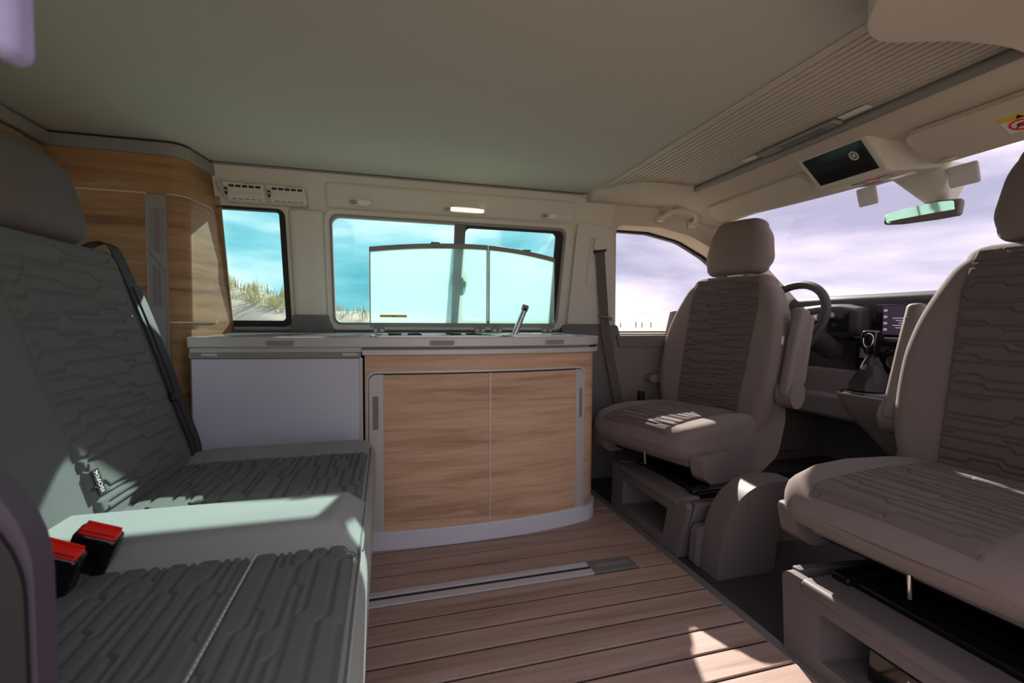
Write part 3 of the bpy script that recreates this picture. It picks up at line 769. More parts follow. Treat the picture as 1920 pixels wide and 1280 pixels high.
# backrests
BU = Vector((-.265, 0, .964)).normalized(); BN = Vector((.964, 0, .265)).normalized()
def bback(y0, y1, name):
    st = []
    for t, wy0, wy1 in ((.0, y0, y1), (.15, y0, y1), (.35, y0, y1 - .004), (.47, y0 + .005, y1 - .015), (.54, y0 + .02, y1 - .04)):
        c = Vector((-.495, (wy0 + wy1) / 2, .37)) + BU * t - BN * .06
        st.append((c, Vector((0, 1, 0)), BN, (wy1 - wy0) / 2, .06, .04))
    def df(p):
        w = max(0, (p.y - (y1 - .05)) / .05); return p + BN * (.014 * min(1, w) ** 2)
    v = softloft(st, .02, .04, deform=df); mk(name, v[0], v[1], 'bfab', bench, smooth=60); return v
bk = bback(.80, 1.455, 'backrest'); bback(.37, .795, 'backrest')
def bgrid(y0, y1, t0, t1, ya=None, yb=None):
    def fn(u, v):
        a = y0 + ((ya if ya is not None else y0) - y0) * v; b = y1 + ((yb if yb is not None else y1) - y1) * v
        return Vector((-.495, 0, .37)) + BU * (t0 + (t1 - t0) * v) + BN * .3 + Vector((0, a + (b - a) * u, 0))
    return fn
quilt_panel('backrest_quilting', bk, bgrid(.985, 1.365, .025, .56, .95, 1.335), 220, 320, .41, .53, -BN, 'bfabd', bench, pitch=.026, depth=.0055, seed=11, every=.12)
# ISOFIX tag at the seam
P0 = Vector((-.495, 1.0, .37)) + BU * .085 + BN * .0105
tagf = frame(P0, BU, (0, -1, 0))
tg = box('seam_tag', (-.024, -.010, -.0008), (.024, .010, .0008), 'black', bench, xf=tagf)
textmesh('seam_tag_lettering', 'ISOFIX', .014, 'white', frame(P0 + BN * .0012, BU, (0, -1, 0)), tg)
hr = Vector((-.495, 1.135, .37)) + BU * .675 - BN * .03
st = [(hr + Vector((0, y, 0)), BN, BU, .058, .100, .055) for y in (-.13, -.06, 0, .06, .13)]
def hdef(p): return p - BN * (.03 * ((p.y - 1.135) / .17) ** 2)
v, f = softloft(st, .045, .045, deform=hdef)
hro = mk('headrest', v, f, 'hrest', bench, smooth=60)
for y in (1.05, 1.17): tube('headrest_post', [Vector((-.495, y, .37)) + BU * t - BN * .05 for t in (.54, .6, .66)], .006, 'chrome', hro)
# belt on the far side of the bench
bp = [Vector((-.512, 1.415, .37)) + BU * t + BN * o for t, o in ((.585, -.075), (.598, -.02), (.585, .006), (.55, .014), (.42, .022), (.30, .024), (.15, .024), (.03, .022), (-.02, .0))]
bp = spline([p + Vector((0, dy, 0)) for p, dy in zip(bp, (-.03, -.032, -.034, -.034, -.028, -.02, -.012, -.002, .0))], 5)
sb = thing('seat_belt', 'dark seat belt lying along the outer edge of the bench backrest', 'seat belt', (-.5, 1.42, .38))
v, f = ribbonv(bp, (0, 1, 0), .048, .003, BN); mk('webbing', v, f, 'belt', sb, smooth=40)
v, f = ribbonv([p + BN * .004 + Vector((0, .012, 0)) for p in bp[18:]], (0, 1, 0), .036, .002, BN); mk('webbing', v, f, 'belt', sb, smooth=40)
tb_ = Vector((-.52, 1.40, .37)) + BU * .175 + BN * .032
box('tongue_grip', (-.028, -.013, -.007), (.028, .013, .007), 'black', sb, bevel=.004, xf=frame(tb_, (0, 1, -.25), BU))
prism('tongue', rpoly([(-.012, -.05), (.012, -.05), (.012, -.01), (-.012, -.01)], .003), [rrect(-.006, .006, -.043, -.022, .002)], lambda a, b, d: tuple(frame(tb_, (0, 1, 0.1), BU) @ Vector((a + .006, b, d))), -.001, .001, 'chrome', sb)
tube('belt_stop', [tb_ + BU * .05 + Vector((0, -.02, 0)), tb_ + BU * .03 + Vector((0, -.018, 0))], .0025, 'white', sb, n=6)
# buckles on the console
for (x, y, rz, lab) in ((-.400, .775, .1, 'red-topped belt buckle nearer the bench backrest bolster, on the console'), (-.418, .726, .0, 'red-topped belt buckle lying lower at the near edge of the console')):
    xf = Matrix.Translation((x, y, .430)) @ Matrix.Rotation(rz, 4, 'Z') @ Matrix.Rotation(math.radians(24), 4, 'Y') @ Matrix.Rotation(math.radians(14), 4, 'X')
    bu = thing('belt_buckle', lab, 'buckle', (x, y, .422), group='bench belt buckles')
    box('housing', (-.027, -.015, -.04), (.027, .015, .022), 'gloss', bu, bevel=.006, xf=xf)
    b_ = box('button', (-.023, -.011, .018), (.023, .011, .0255), 'red', bu, bevel=.003, xf=xf)
    for q in (-.010, .007): box('button_ridge', (-.021, q, .0245), (.021, q + .003, .0285), 'red', b_, xf=xf)

# near-left trim and curtain by the open door
st_ = thing('side_trim', 'purple-grey rounded trim panel at the near left edge', 'trim panel', (-.34, .35, 0))
prism('rim', rpoly([(-.52, .0), (-.2145, .0), (-.2145, .686), (-.52, .686)], [0, 0, .10, .02], 12), [], planeY(.372), .02, 0, 'purple', st_, bevel=.006)
prism('inset', rpoly([(-.50, .02), (-.2175, .02), (-.2175, .660), (-.50, .660)], [0, 0, .085, .02], 12), [], planeY(.372), .024, .018, 'black', st_, bevel=.003)
cu = thing('curtain', 'pale lilac gathered curtain at the top left edge', 'curtain', (-.235, .36, .9))
for i, (xx, yy, zb, hw) in enumerate(((-.2215, .362, .907, .0085), (-.239, .367, .925, .012), (-.262, .37, .90, .013))):
    v, f = softloft([((xx, yy, z), (1, 0, 0), (0, 1, 0), hw, .012, .008) for z in (zb + .01, 1.0, 1.15, 1.285)], .009, .002)
    mk('fold', v, f, 'lilac', cu, smooth=60)

# ================================================================== CAB SEATS
def cab_seat(label, loc, rz, seed, tagside=1):
    t = thing('cab_seat', label, 'seat', loc, rz, group='swivelled cab seats', local=True)
    # cushion
    def cd(p):
        z = p.z; w = max(0, (abs(p.y) - .14) / .11)
        if z > .31: z += .014 * min(1, w) ** 2 - .012 * max(0, (p.x - .18) / .12) ** 2 + .012 * math.cos(min(1, max(-1, p.x / .25)) * PI / 2)
        return Vector((p.x + .015 * (1 - (p.y / .25) ** 2) * (1 if p.x > .1 else 0), p.y, z))
    cb = softloft([((x, 0, .322), (0, 1, 0), (0, 0, 1), hw, .058, .045) for x, hw in ((-.22, .22), (-.1, .243), (.05, .255), (.15, .255), (.235, .240))], .03, .055, deform=cd)
    mk('cushion', cb[0], cb[1], 'fab', t, smooth=60)
    quilt_panel('cushion_quilting', cb, lambda u, v: (-.16 + .448 * v, (-.15 + .30 * u) * (1 + .05 * v), .7), 150, 270, 0.30, .448, (0, 0, -1), 'fabm', t, pitch=.021, depth=.0055, seed=seed, every=.1)
    sm_ = [Vector((.285, y, .352 - .02 * abs(y / .2) ** 3)) for y in np.linspace(-.19, .19, 12)]
    v, f = softloft([((x, 0, .255), (0, 1, 0), (0, 0, 1), .205, .022, .01) for x in (-.18, 0, .2)], .01, .02); mk('skirt', v, f, 'fab', t, smooth=60)
    box('seat_frame', (-.22, -.215, .205), (.16, .215, .245), 'black', t, bevel=.006)
    # side shields
    sp = rpoly([(.245, .292), (.225, .215), (.18, .185), (-.12, .175), (-.25, .225), (-.30, .36), (-.29, .455), (-.255, .46), (-.225, .375), (-.13, .315), (.02, .292)], [.012, .03, .05, .1, .08, .06, .02, .02, .06, .08, .1])
    for s in (-1, 1):
        prism('side_shield', sp, [], (lambda s_: lambda a, b, d: (a, s_ * (.222 + d), b))(s), 0, .05, 'midtrim', t, bevel=.012)
    # backrest
    up = Vector((-.215, 0, .977)).normalized(); nb = Vector((.977, 0, .215)).normalized(); o = Vector((-.165, 0, .37))
    st = [(o + up * p.x - nb * .077, Vector((0, 1, 0)), nb, p.y, p.z, .045) for p in spline([(-.02, .235, .07), (.08, .258, .078), (.20, .268, .078), (.32, .266, .076), (.43, .250, .072), (.54, .214, .066), (.58, .187, .06)], 5)]
    def bd(p):
        w = min(1, abs(p.y) / .26); fr_ = (p - o).dot(nb) > -.077
        q = (p - o).dot(up)
        return p + nb * ((.034 * w ** 3 if fr_ else 0) * (1 - max(0, q - .3) * 1.6) - (.02 * math.sin(max(0, min(1, q / .58)) * PI) * (1 - w)) * (1 if fr_ else 0))
    kb = softloft(st, .03, .04, deform=bd)
    mk('backrest', kb[0], kb[1], 'fab', t, smooth=60)
    def gf(u, v):
        hw = .145 + .025 * v - .02 * max(0, v - .8) * 5
        return o + up * (.01 + .59 * v) + nb * .3 + Vector((0, -hw + 2 * hw * u, 0))
    quilt_panel('backrest_quilting', kb, gf, 170, 340, .32, .57, -nb, 'fabd', t, pitch=.0225, depth=.006, seed=seed + 1, every=.11)
    box('side_label', (-.0005, -.008, -.016), (.0012, .008, .016), 'white', t, xf=Matrix.Translation(o + up * .33 - nb * .035 + Vector((0, .2665 * tagside, 0))) @ Matrix.Rotation(PI / 2, 4, 'Z') @ Matrix.Rotation(-.2, 4, 'X'))
    # headrest
    hc = o + up * .752 - nb * .05
    st = []
    for q in np.linspace(-1, 1, 15):
        k = 1 - .30 * max(0, abs(q) - .4) ** 2
        st.append((hc + up * (.002 + .088 * q), Vector((0, 1, 0)), nb, (.146 - .013 * q) * k, .056 * k, .05))
    v, f = softloft(st, .035, .035, rings=8, deform=lambda p: p - nb * (.022 * (p.y / .13) ** 2))
    h_ = mk('headrest', v, f, 'fab', t, smooth=60)
    for y in (-.062, .062):
        tube('headrest_post', [o + up * q - nb * .055 + Vector((0, y, 0)) for q in (.59, .63, .69)], .0065, 'chrome', h_)
        tube('post_guide', [o + up * q - nb * .055 + Vector((0, y, 0)) for q in (.61, .622)], .013, 'darktrim', h_, n=12)
    # folded-up armrests
    for s in (-1, 1):
        y = s * .298; c0 = o + up * .125 - nb * .085
        st = [(c0 + up * q + nb * (.012 - .03 * q) + Vector((0, y, 0)), nb, Vector((0, 1, 0)), w_, .024, .018) for q, w_ in ((0.0, .050), (.06, .047), (.2, .042), (.33, .034))]
        v, f = softloft(st, .02, .015); ar = mk('armrest', v, f, 'midtrim', t, smooth=60)
        tube('armrest_hub', [c0 + Vector((0, y - .03, 0)), c0 + Vector((0, y + .03, 0))], .056, 'midtrim', ar, n=24)
        st = [(c0 + up * q - nb * (.046 + .02 * q) + Vector((0, y, 0)), nb, Vector((0, 1, 0)), .022, .022, .012) for q in (.06, .2, .32)]
        v, f = softloft(st, .012, .012); mk('armrest_pad', v, f, 'fab', ar, smooth=60)
        box('armrest_button', (-.012, -.002, -.013), (.012, .002, .013), 'darktrim', ar, bevel=.001, xf=Matrix.Translation(c0 + up * .285 + nb * .036 + Vector((0, y, 0))) @ Matrix.Rotation(PI / 2, 4, 'Z'))
    tube('adjuster_rod', [(.255, .035, .262), (.250, .035, .212)], .0055, 'chrome', t)
    if tagside > 0:
     bu = box('buckle', (-.015, -.012, -.03), (.015, .012, .03), 'black', t, bevel=.004, xf=Matrix.Translation((-.06, -.268, .40)))
     box('buckle_button', (-.012, -.009, .028), (.012, .009, .034), 'red', bu, bevel=.002, xf=Matrix.Translation((-.06, -.268, .40)))
    return t
cab_seat('taupe swivelled driver seat facing the kitchen, beside the seat belt pillar', (1.19, 1.645, 0), math.radians(180 + 17), 21)
cab_seat('taupe swivelled passenger seat cut by the right picture edge', (1.24, .69, 0), math.radians(180 + 4), 31, -1)

def pedestal(label, x0, x1, y0, y1, extra):
    t = thing('seat_pedestal', label, 'seat base', ((x0 + x1) / 2, (y0 + y1) / 2, -.012), group='cab seat bases')
    ym = (y0 + y1) / 2; h = .172
    hole = rrect(y0 + .085, y1 - .085, .03, .125, .012)
    def fx(a, b, d): return (x0 + d + (.02 * b / h), ym + (a - ym) * (1 + .14 * b / h), b)
    prism('front_shield', rpoly([(y0, -.012), (y1, -.012), (y1, h), (y0, h)], [0, 0, .02, .02]), [hole], fx, 0, .02, 'ped', t)
    # recess walls
    vs = [fx(a, b, .019) for a, b in hole] + [fx(a + (ym - a) * .12, b, .14) for a, b in hole]; n = len(hole)
    fs = [(i, (i + 1) % n, (i + 1) % n + n, i + n) for i in range(n)] + [tuple(range(n, 2 * n))]
    mk('recess', vs, fs, 'ped', t)
    for s, yy in ((1, y0), (-1, y1)):
        prism('side_wall', [(x0 + .02, -.012), (x1, -.012), (x1, h - .03), (x0 + .05, h)], [], (lambda yy_, s_: lambda a, b, d: (a, ym + (yy_ + s_ * d - ym) * (1 + .14 * b / h), b))(yy, s), 0, .02, 'ped', t, bevel=.003)
    box('top_plate', (x0 + .045, y0 + .02, h - .03), (x1, y1 - .02, h - .012), 'ped', t)
    v, f = softloft([((x0 + .062, y, h - .014), (1, 0, 0), (0, 0, 1), .048, .016, .012) for y in (y0 + .03, ym, y1 - .03)], .012, .012); mk('front_lip', v, f, 'ped', t, smooth=60)
    box('swivel_plate', (x0 + .11, y0 + .03, h - .012), (x1 - .03, y1 - .03, h + .01), 'gloss', t, bevel=.003)
    box('slide_rail', (x0 + .09, y1 - .075, h - .012), (x1 - .02, y1 - .035, h + .018), 'gloss', t, bevel=.003)
    box('slide_rail', (x0 + .09, y0 + .035, h - .012), (x1 - .02, y0 + .075, h + .018), 'gloss', t, bevel=.003)
    if extra:
        mo = box('control_box', (x0 + .05, y0 + .15, .03), (x0 + .13, y0 + .30, .10), 'gloss', t, bevel=.005)
        box('sticker', (x0 + .0488, y0 + .17, .05), (x0 + .05, y0 + .225, .085), 'white', mo)
    return t
pedestal('dark grey recessed base under the driver seat', .905, 1.40, 1.26, 1.70, False)
pedestal('grey recessed base under the passenger seat with a control box in it', .888, 1.43, .375, .825, True)
hb = thing('handbrake_cover', 'grey plastic hood beside the driver seat base', 'cover', (1.04, 1.16, -.012))
hs = [(.945, -.012), (1.15, -.012), (1.17, .13), (1.25, .19), (1.25, .262), (1.10, .268), (1.02, .24), (.965, .16)]
hs = [(.945, -.012), (1.15, -.012), (1.165, .12)] + [(p.x, p.y) for p in spline([(1.19, .155, 0), (1.25, .195, 0), (1.255, .25, 0), (1.17, .268, 0), (1.09, .262, 0), (1.02, .225, 0), (.972, .15, 0), (.95, .06, 0)], 6)]
v, f = prismv(hs, [], planeY(1.20), 0, .085)
mk('hood', v, f, 'ped', hb, smooth=50, bevel=.022, bseg=4)
v, f = prismv(rpoly([(1.06, .135), (1.15, .145), (1.225, .195), (1.225, .25), (1.10, .256), (1.045, .24)], [.02, .03, .02, .01, .06, .02], 8), [], planeY(1.20), .0855, .0875)
mk('flap', v, f, 'ped', hb, smooth=40)
v, f = prismv(rpoly([(.925, -.012), (1.12, -.012), (1.10, .115), (.935, .115)], .02), [], planeY(1.225), 0, .03)
mk('side_step', v, f, 'ped', hb, smooth=50, bevel=.01)

# ================================================================== B-PILLAR BELT, HANDLES, LAMPS, VENTS
pb = thing('pillar_belt', 'grey seat belt hanging on the pillar beside the driver door', 'seat belt', (.98, 1.98, .35))
prism('guide_plate', rpoly([(.895, .93), (.985, .93), (.965, 1.135), (.895, 1.135)], .015), [], wallfn, .024, .012, 'trim', pb, bevel=.003)
gl = prism('guide_cover', rpoly([(.905, 1.075), (.975, 1.085), (.968, 1.13), (.905, 1.125)], .012), [], wallfn, .045, .02, 'trim', pb, bevel=.008)
prism('guide_slot', rpoly([(.912, 1.063), (.968, 1.075), (.968, 1.09), (.912, 1.08)], .005), [], wallfn, .041, .02, 'black', gl)
pts = [wallfn(.937, 1.085, .034), wallfn(.955, 1.0, .032), wallfn(.985, .86, .033), wallfn(1.016, .70, .04), wallfn(1.06, .5, .045), wallfn(1.105, .30, .048), wallfn(1.11, .10, .045)]
v, f = ribbonv(spline(pts, 5), (1, 0, .15), .046, .002, (0, -1, 0)); mk('webbing', v, f, 'beltg', pb, smooth=40)
q = Vector(wallfn(1.003, .775, .042))
tube('tongue_bar', [q + Vector((-.032, 0, .008)), q + Vector((.035, 0, -.006))], .005, 'darktrim', pb)
tube('tongue_loop', [q + Vector((.0, -.006, .004)), q + Vector((.036, -.008, .006)), q + Vector((.04, -.006, -.014)), q + Vector((.01, -.004, -.012))], .0025, 'chrome', pb, closed=True, n=6)
box('pillar_button', (.862, 1.914, 1.085), (.88, 1.935, 1.115), 'trim', pb, bevel=.006)

gh = thing('grab_handle', 'beige grab handle above the driver door window', 'handle', (1.33, 1.89, 1.25))
gp = [wallfn(1.235, 1.247, .004), wallfn(1.25, 1.262, .03), wallfn(1.285, 1.275, .045), wallfn(1.34, 1.278, .047), wallfn(1.385, 1.268, .045), wallfn(1.405, 1.252, .03), wallfn(1.41, 1.232, .004)]
gp = [Vector(p) + Vector((0, -.012, -.012)) for p in gp]
v, f = tubev(spline(gp, 6), .0115, 12); mk('grip', v, f, 'trim', gh, smooth=60)
for p in (gp[0], gp[-1]):
    v, f = softloft([(p + Vector((0, .012, 0)), (1, 0, 0), (0, 0, 1), .02, .016, .01), (p - Vector((0, .01, 0)), (1, 0, 0), (0, 0, 1), .015, .012, .008)], 0, .004); mk('mount', v, f, 'trim', gh, smooth=60)

def spot(x, label):
    t = thing('reading_lamp', label, 'lamp', (x, 1.9, 1.21), group='oval reading lamps')
    fn = lambda a, b, d: wallfn(a, b, d + .009)
    prism('bezel', ell(x, 1.211, .047, .0145), [], fn, .010, 0, 'trim', t, bevel=.003)
    prism('lens', ell(x + .014, 1.211, .024, .009), [], fn, .012, .004, 'lens', t, bevel=.001)
    prism('switch', ell(x - .026, 1.211, .014, .008), [], fn, .012, .004, 'greyp', t, bevel=.001)
spot(-.09, 'oval unlit reading lamp above the left end of the wide window'); spot(.694, 'oval unlit reading lamp above the right end of the wide window')
t = thing('ceiling_lamp', 'lit warm lamp strip above the middle of the wide window', 'lamp', (.32, 1.9, 1.21))
fn = lambda a, b, d: wallfn(a, b, d + .009)
prism('bezel', ell(.318, 1.210, .088, .014), [], fn, .010, 0, 'trim', t, bevel=.003)
prism('lit_lens', rrect(.262, .398, 1.204, 1.217, .004), [], fn, .0125, .004, 'lamp', t)
prism('switch', rrect(.238, .258, 1.204, 1.215, .003), [], fn, .012, .004, 'greyp', t)

vp = thing('air_vent_panel', 'pale twin air vent panel above the narrow rear window', 'air vent', (-.43, 1.9, 1.2))
prism('panel', rpoly([(-.55, 1.182), (-.278, 1.180), (-.283, 1.250), (-.585, 1.252)], [.02, .01, .012, .012]), [], wallfn, .02, 0, 'ventp', vp, bevel=.004)
for k, x0 in enumerate((-.552, -.412)):
    nz = prism('nozzle', rpoly([(x0 + .012, 1.188), (x0 + .13, 1.187), (x0 + .126, 1.245), (x0 - .006, 1.246)], .004), [], wallfn, .026, .016, 'trim', vp, bevel=.003)
    for i in range(5):
        prism('air_slot', rrect(x0 + .014 + i * .0215, x0 + .031 + i * .0215, 1.2315, 1.2395, .001), [], wallfn, .0268, .02, 'black', nz)
        prism('air_slot', rrect(x0 + .022 + i * .0205, x0 + .037 + i * .0205, 1.1905, 1.1945, .001), [], wallfn, .0268, .02, 'greyp', nz)
    wh = prism('dial', rrect(x0 + .001, x0 + .009, 1.205, 1.2285, .003), [], wallfn, .031, .02, 'black', nz, bevel=.001)
    prism('dial_mark', rrect(x0 + .003, x0 + .007, 1.214, 1.220, .001), [], wallfn, .0318, .03, 'white', wh)
    for q in (1.205, 1.216): prism('louvre', rrect(x0 + .018, x0 + .12, q, q + .008, .001), [], wallfn, .0285, .02, 'trim', nz, bevel=.001)

# ================================================================== CAB
def slab(p0, p1, y0, y1, th, r):   # tilted slab between two (x,z) edges
    a = Vector((p0[0], 0, p0[1])); b = Vector((p1[0], 0, p1[1])); L_ = (b - a).length; ax = (b - a).normalized()
    fr_ = frame((a.x, y0, a.z), ax, (0, 1, 0))
    return prismv(rrect(0, L_, 0, y1 - y0, r), [], lambda u, v_, d: tuple(fr_ @ Vector((u, v_, d))), -th / 2, th / 2), fr_, L_
for nm, lab, y0, y1, p0, p1 in (('driver', 'plain beige sun visor on the driver side', 1.275, 1.765, (1.385, 1.268), (1.465, 1.212)), ('passenger', 'beige sun visor with warning sticker on the passenger side', .35, .945, (1.368, 1.265), (1.495, 1.205))):
    t = thing('sun_visor', lab, 'sun visor', (1.42, (y0 + y1) / 2, 1.21), group='sun visors')
    (v, f), fr_, L_ = slab(p0, p1, y0, y1, .018, .025); mk('panel', v, f, 'trimw', t, smooth=40, bevel=.006)
    yy = .03 if nm == 'driver' else (y1 - y0) - .06
    tube('clip', [fr_ @ Vector((L_ - .012, yy + .0, -.012)), fr_ @ Vector((L_ - .02, yy + .015, -.02)), fr_ @ Vector((L_ - .012, yy + .035, -.012))], .005, 'trim', t, n=8)
    if nm == 'passenger':
        def sfn(u, v_, d): return tuple(fr_ @ Vector((u, v_, -d)))
        W0 = y1 - y0
        W0 += .035
        s0 = prism('warning_sticker', rrect(.045, .105, W0 - .31, W0 - .215, .002), [], sfn, .0098, .009, 'white', t)
        prism('sticker_band', rrect(.045, .062, W0 - .31, W0 - .215, .001), [], sfn, .0104, .0098, 'yellow', s0)
        prism('sticker_triangle', [(.060, W0 - .245), (.060, W0 - .261), (.048, W0 - .253)], [], sfn, .0109, .0104, 'black', s0)
        prism('prohibition_ring', ell(.083, W0 - .245, .019, .022), [ell(.083, W0 - .245, .0145, .0175)], sfn, .0106, .0098, 'red', s0)
        prism('prohibition_bar', [(.070, W0 - .259), (.073, W0 - .262), (.096, W0 - .231), (.093, W0 - .228)], [], sfn, .0107, .0098, 'red', s0)
        prism('seat_symbol', ell(.083, W0 - .245, .006, .008), [], sfn, .0104, .0098, 'black', s0)
for lab, y0, y1, x, z0, z1 in (('small pale rounded panel behind the mirror stem toward the passenger side', .93, 1.01, 1.655, 1.165, 1.225), ('small pale rounded panel at the windscreen edge beside the overhead console on the driver side', 1.19, 1.26, 1.62, 1.165, 1.225)):
    v, f = softloft([((x, y, (z0 + z1) / 2), (.3, 0, -1), (1, 0, .3), (z1 - z0) / 2, .005, .004) for y in (y0 + .008, (y0 + y1) / 2, y1 - .008)], .006, .006)
    tag(mk('pale_panel', v, f, 'palegrey', None, smooth=50), lab, 'flap')  # small pale grey rounded panels set near the top of the windscreen

oc = thing('overhead_console', 'overhead console with black display panel and switches', 'console', (1.42, 1.10, 1.2))
ov = [(1.315, 1.245, 1.298), (1.315, 1.010, 1.298), (1.385, .985, 1.186), (1.385, 1.205, 1.186), (1.57, 1.20, 1.29), (1.57, .95, 1.29), (1.56, .96, 1.205), (1.56, 1.16, 1.205)]
mk('housing', ov, [(0,1,2,3),(4,7,6,5),(0,4,5,1),(3,2,6,7),(0,3,7,4),(1,5,6,2)], 'trim', oc, bevel=.008)
nf = (Vector(ov[1]) - Vector(ov[0])).cross(Vector(ov[3]) - Vector(ov[0])).normalized()
if nf.x > 0: nf = -nf
def bil(u, v_, d):
    a = Vector(ov[0]).lerp(Vector(ov[1]), u); b = Vector(ov[3]).lerp(Vector(ov[2]), u); return tuple(a.lerp(b, v_) + nf * d)
ds = prism('display', [(.09, .14), (.91, .14), (.91, .86), (.09, .86)], [], bil, .0025, -.001, 'gloss', oc)
prism('knob', ell(.74, .42, .055, .11), [ell(.74, .42, .035, .07)], bil, .005, .002, 'alup', ds)
prism('knob_core', ell(.74, .42, .022, .045), [], bil, .0045, .002, 'alup', ds)
def bot(u, v_, d):
    a = Vector(ov[3]).lerp(Vector(ov[2]), u); b = Vector(ov[7]).lerp(Vector(ov[6]), u); p = a.lerp(b, v_); return (p.x, p.y, p.z - d)
for (u0, u1, w0, w1, m_) in ((.30, .44, .22, .38, 'greyp'), (.48, .60, .22, .38, 'red'), (.66, .80, .22, .38, 'greyp'), (.2, .4, .55, .7, 'greyp'), (.55, .85, .55, .7, 'lens')):
    prism('switch', rrect(u0, u1, w0, w1, .02), [], bot, .003, -.001, m_, oc)

mr = thing('rear_view_mirror', 'interior rear view mirror hanging below the windscreen sensor housing', 'mirror', (1.68, 1.1, 1.08))
v, f = softloft([((1.685, y, z), (.2, 0, 1), (1, 0, -.2), h_, .012, .01) for y, z, h_ in ((.995, 1.108, .026), (1.05, 1.112, .030), (1.15, 1.114, .026), (1.20, 1.114, .018))], .008, .008); mk('shell', v, f, 'midtrim', mr, smooth=50)
gl = [(.998, 1.086), (1.195, 1.099), (1.197, 1.126), (1.15, 1.134), (1.05, 1.135), (.998, 1.128)]
prism('mirror_glass', rpoly(gl, .008), [], lambda a, b, d: (1.6725 + (b - 1.11) * -.2 - d, a, b), .003, 0, 'mirror', mr)
v, f = softloft([((1.66, 1.08, 1.245), (1, 0, 0), (0, 1, 0), .085, .075, .03), ((1.70, 1.07, 1.19), (1, 0, 0), (0, 1, 0), .06, .058, .03), ((1.715, 1.06, 1.135), (1, 0, 0), (0, 1, 0), .025, .03, .015)], .004, .01); mk('sensor_housing', v, f, 'trim', mr, smooth=50)
tube('stem', [(1.70, 1.07, 1.15), (1.69, 1.08, 1.115)], .012, 'midtrim', mr)

# dashboard
da = thing('dashboard', 'dark dashboard spanning the cab under the windscreen', 'dashboard', (2.2, 1.15, .3))
v, f = softloft([((2.27, y, .815), (1, 0, 0), (0, 0, 1), .20, .072, .04) for y in (.37, .8, 1.2, 1.6, 1.95)], .02, .02); mk('top_pad', v, f, 'dash', da, smooth=50)
box('fascia', (2.09, .37, .40), (2.40, 1.97, .78), 'dash', da, bevel=.015)
box('chrome_strip', (2.062, .45, .688), (2.095, 1.60, .697), 'alup', da, bevel=.002)
box('shelf', (2.05, .45, .675), (2.10, 1.62, .688), 'gloss', da, bevel=.003)
v, f = softloft([((2.06, y, .765), (1, 0, 0), (0, 0, 1), .06, h_, .03) for y, h_ in ((1.55, .062), (1.62, .078), (1.72, .08), (1.84, .07))], .02, .02); mk('binnacle', v, f, 'dash', da, smooth=50)
box('binnacle_display', (1.997, 1.57, .715), (2.001, 1.82, .815), 'gloss', da, bevel=.001)
sc_ = box('screen', (2.058, 1.05, .702), (2.075, 1.50, .836), 'gloss', da, bevel=.003)
box('screen_face', (2.0565, 1.06, .708), (2.058, 1.47, .830), 'screen', sc_)
for i in range(5): box('screen_line', (2.0555, 1.34, .775 - i * .010), (2.0566, 1.43 - (i % 3) * .012, .779 - i * .010), 'screentext', sc_)
for i in range(4): box('screen_icon', (2.0555, 1.452, .805 - i * .027), (2.0566, 1.466, .815 - i * .027), 'screentext', sc_)
box('screen_header', (2.0555, 1.20, .812), (2.0566, 1.36, .818), 'screentext', sc_)
ac = box('climate_panel', (2.075, 1.08, .545), (2.10, 1.60, .662), 'gloss', da, bevel=.006)
for y in (1.42, 1.2):
    k_ = tube('climate_knob', [(2.076, y, .592), (2.055, y, .592)], .027, 'dash', ac, n=24)
    v, f = tubev([(2.0545, y + .026 * math.cos(a), .592 + .026 * math.sin(a)) for a in np.linspace(0, 2 * PI, 24, endpoint=False)], .0022, 6, closed=True); mk('knob_ring', v, f, 'chrome', k_, smooth=60)
for i in range(6): box('climate_key', (2.070, 1.14 + i * .065, .632), (2.076, 1.185 + i * .065, .646), 'dash', ac, bevel=.001)
box('air_outlet', (2.070, 1.52, .60), (2.076, 1.575, .645), 'greyp', ac, bevel=.002)
box('lower_panel', (2.085, .4, .30), (2.3, 1.95, .545), 'midtrim', da, bevel=.02)
box('knee_bar', (2.04, 1.30, .30), (2.12, 1.97, .42), 'midtrim', da, bevel=.02)
gc = thing('gear_console', 'grey gear lever console projecting from the dashboard', 'console', (1.95, 1.3, .2))
v, f = softloft([((2.05, 1.18, .05), (1, 0, 0), (0, 1, 0), .05, .08, .03), ((1.99, 1.23, .25), (1, 0, 0), (0, 1, 0), .12, .10, .04), ((1.93, 1.30, .40), (1, 0, 0), (0, 1, 0), .155, .115, .04), ((1.91, 1.315, .485), (1, 0, .08), (0, 1, 0), .165, .12, .035)], 0, .006); mk('body', v, f, 'midtrim', gc, smooth=50)
v, f = prismv(rrect(1.755, 2.06, 1.20, 1.43, .035), [rrect(1.765, 2.05, 1.21, 1.42, .03)], lambda a, b, d: (a, b, .489 + (a - 1.91) * .08 + d), 0, .006); mk('chrome_edge', v, f, 'chrome', gc, smooth=40)
gv = thing('gear_lever', 'gear lever with chrome-ringed knob and leather boot', 'gear lever', (1.87, 1.37, .49))
n = 8; vs = []
for (z, r, jag) in ((.490, .075, 0), (.515, .062, .012), (.55, .045, -.008), (.59, .030, .005), (.62, .020, 0)):
    for k in range(n * 2):
        a = PI * k / n; rr = r + (jag if k % 2 else -jag); vs.append((1.865 + rr * math.cos(a), 1.368 + rr * math.sin(a), z))
fs = [(i * 2 * n + k, i * 2 * n + (k + 1) % (2 * n), (i + 1) * 2 * n + (k + 1) % (2 * n), (i + 1) * 2 * n + k) for i in range(4) for k in range(2 * n)]
mk('boot', vs, fs, 'dash', gv, smooth=30)
tube('shaft', [(1.865, 1.368, .61), (1.86, 1.368, .65)], .012, 'black', gv)
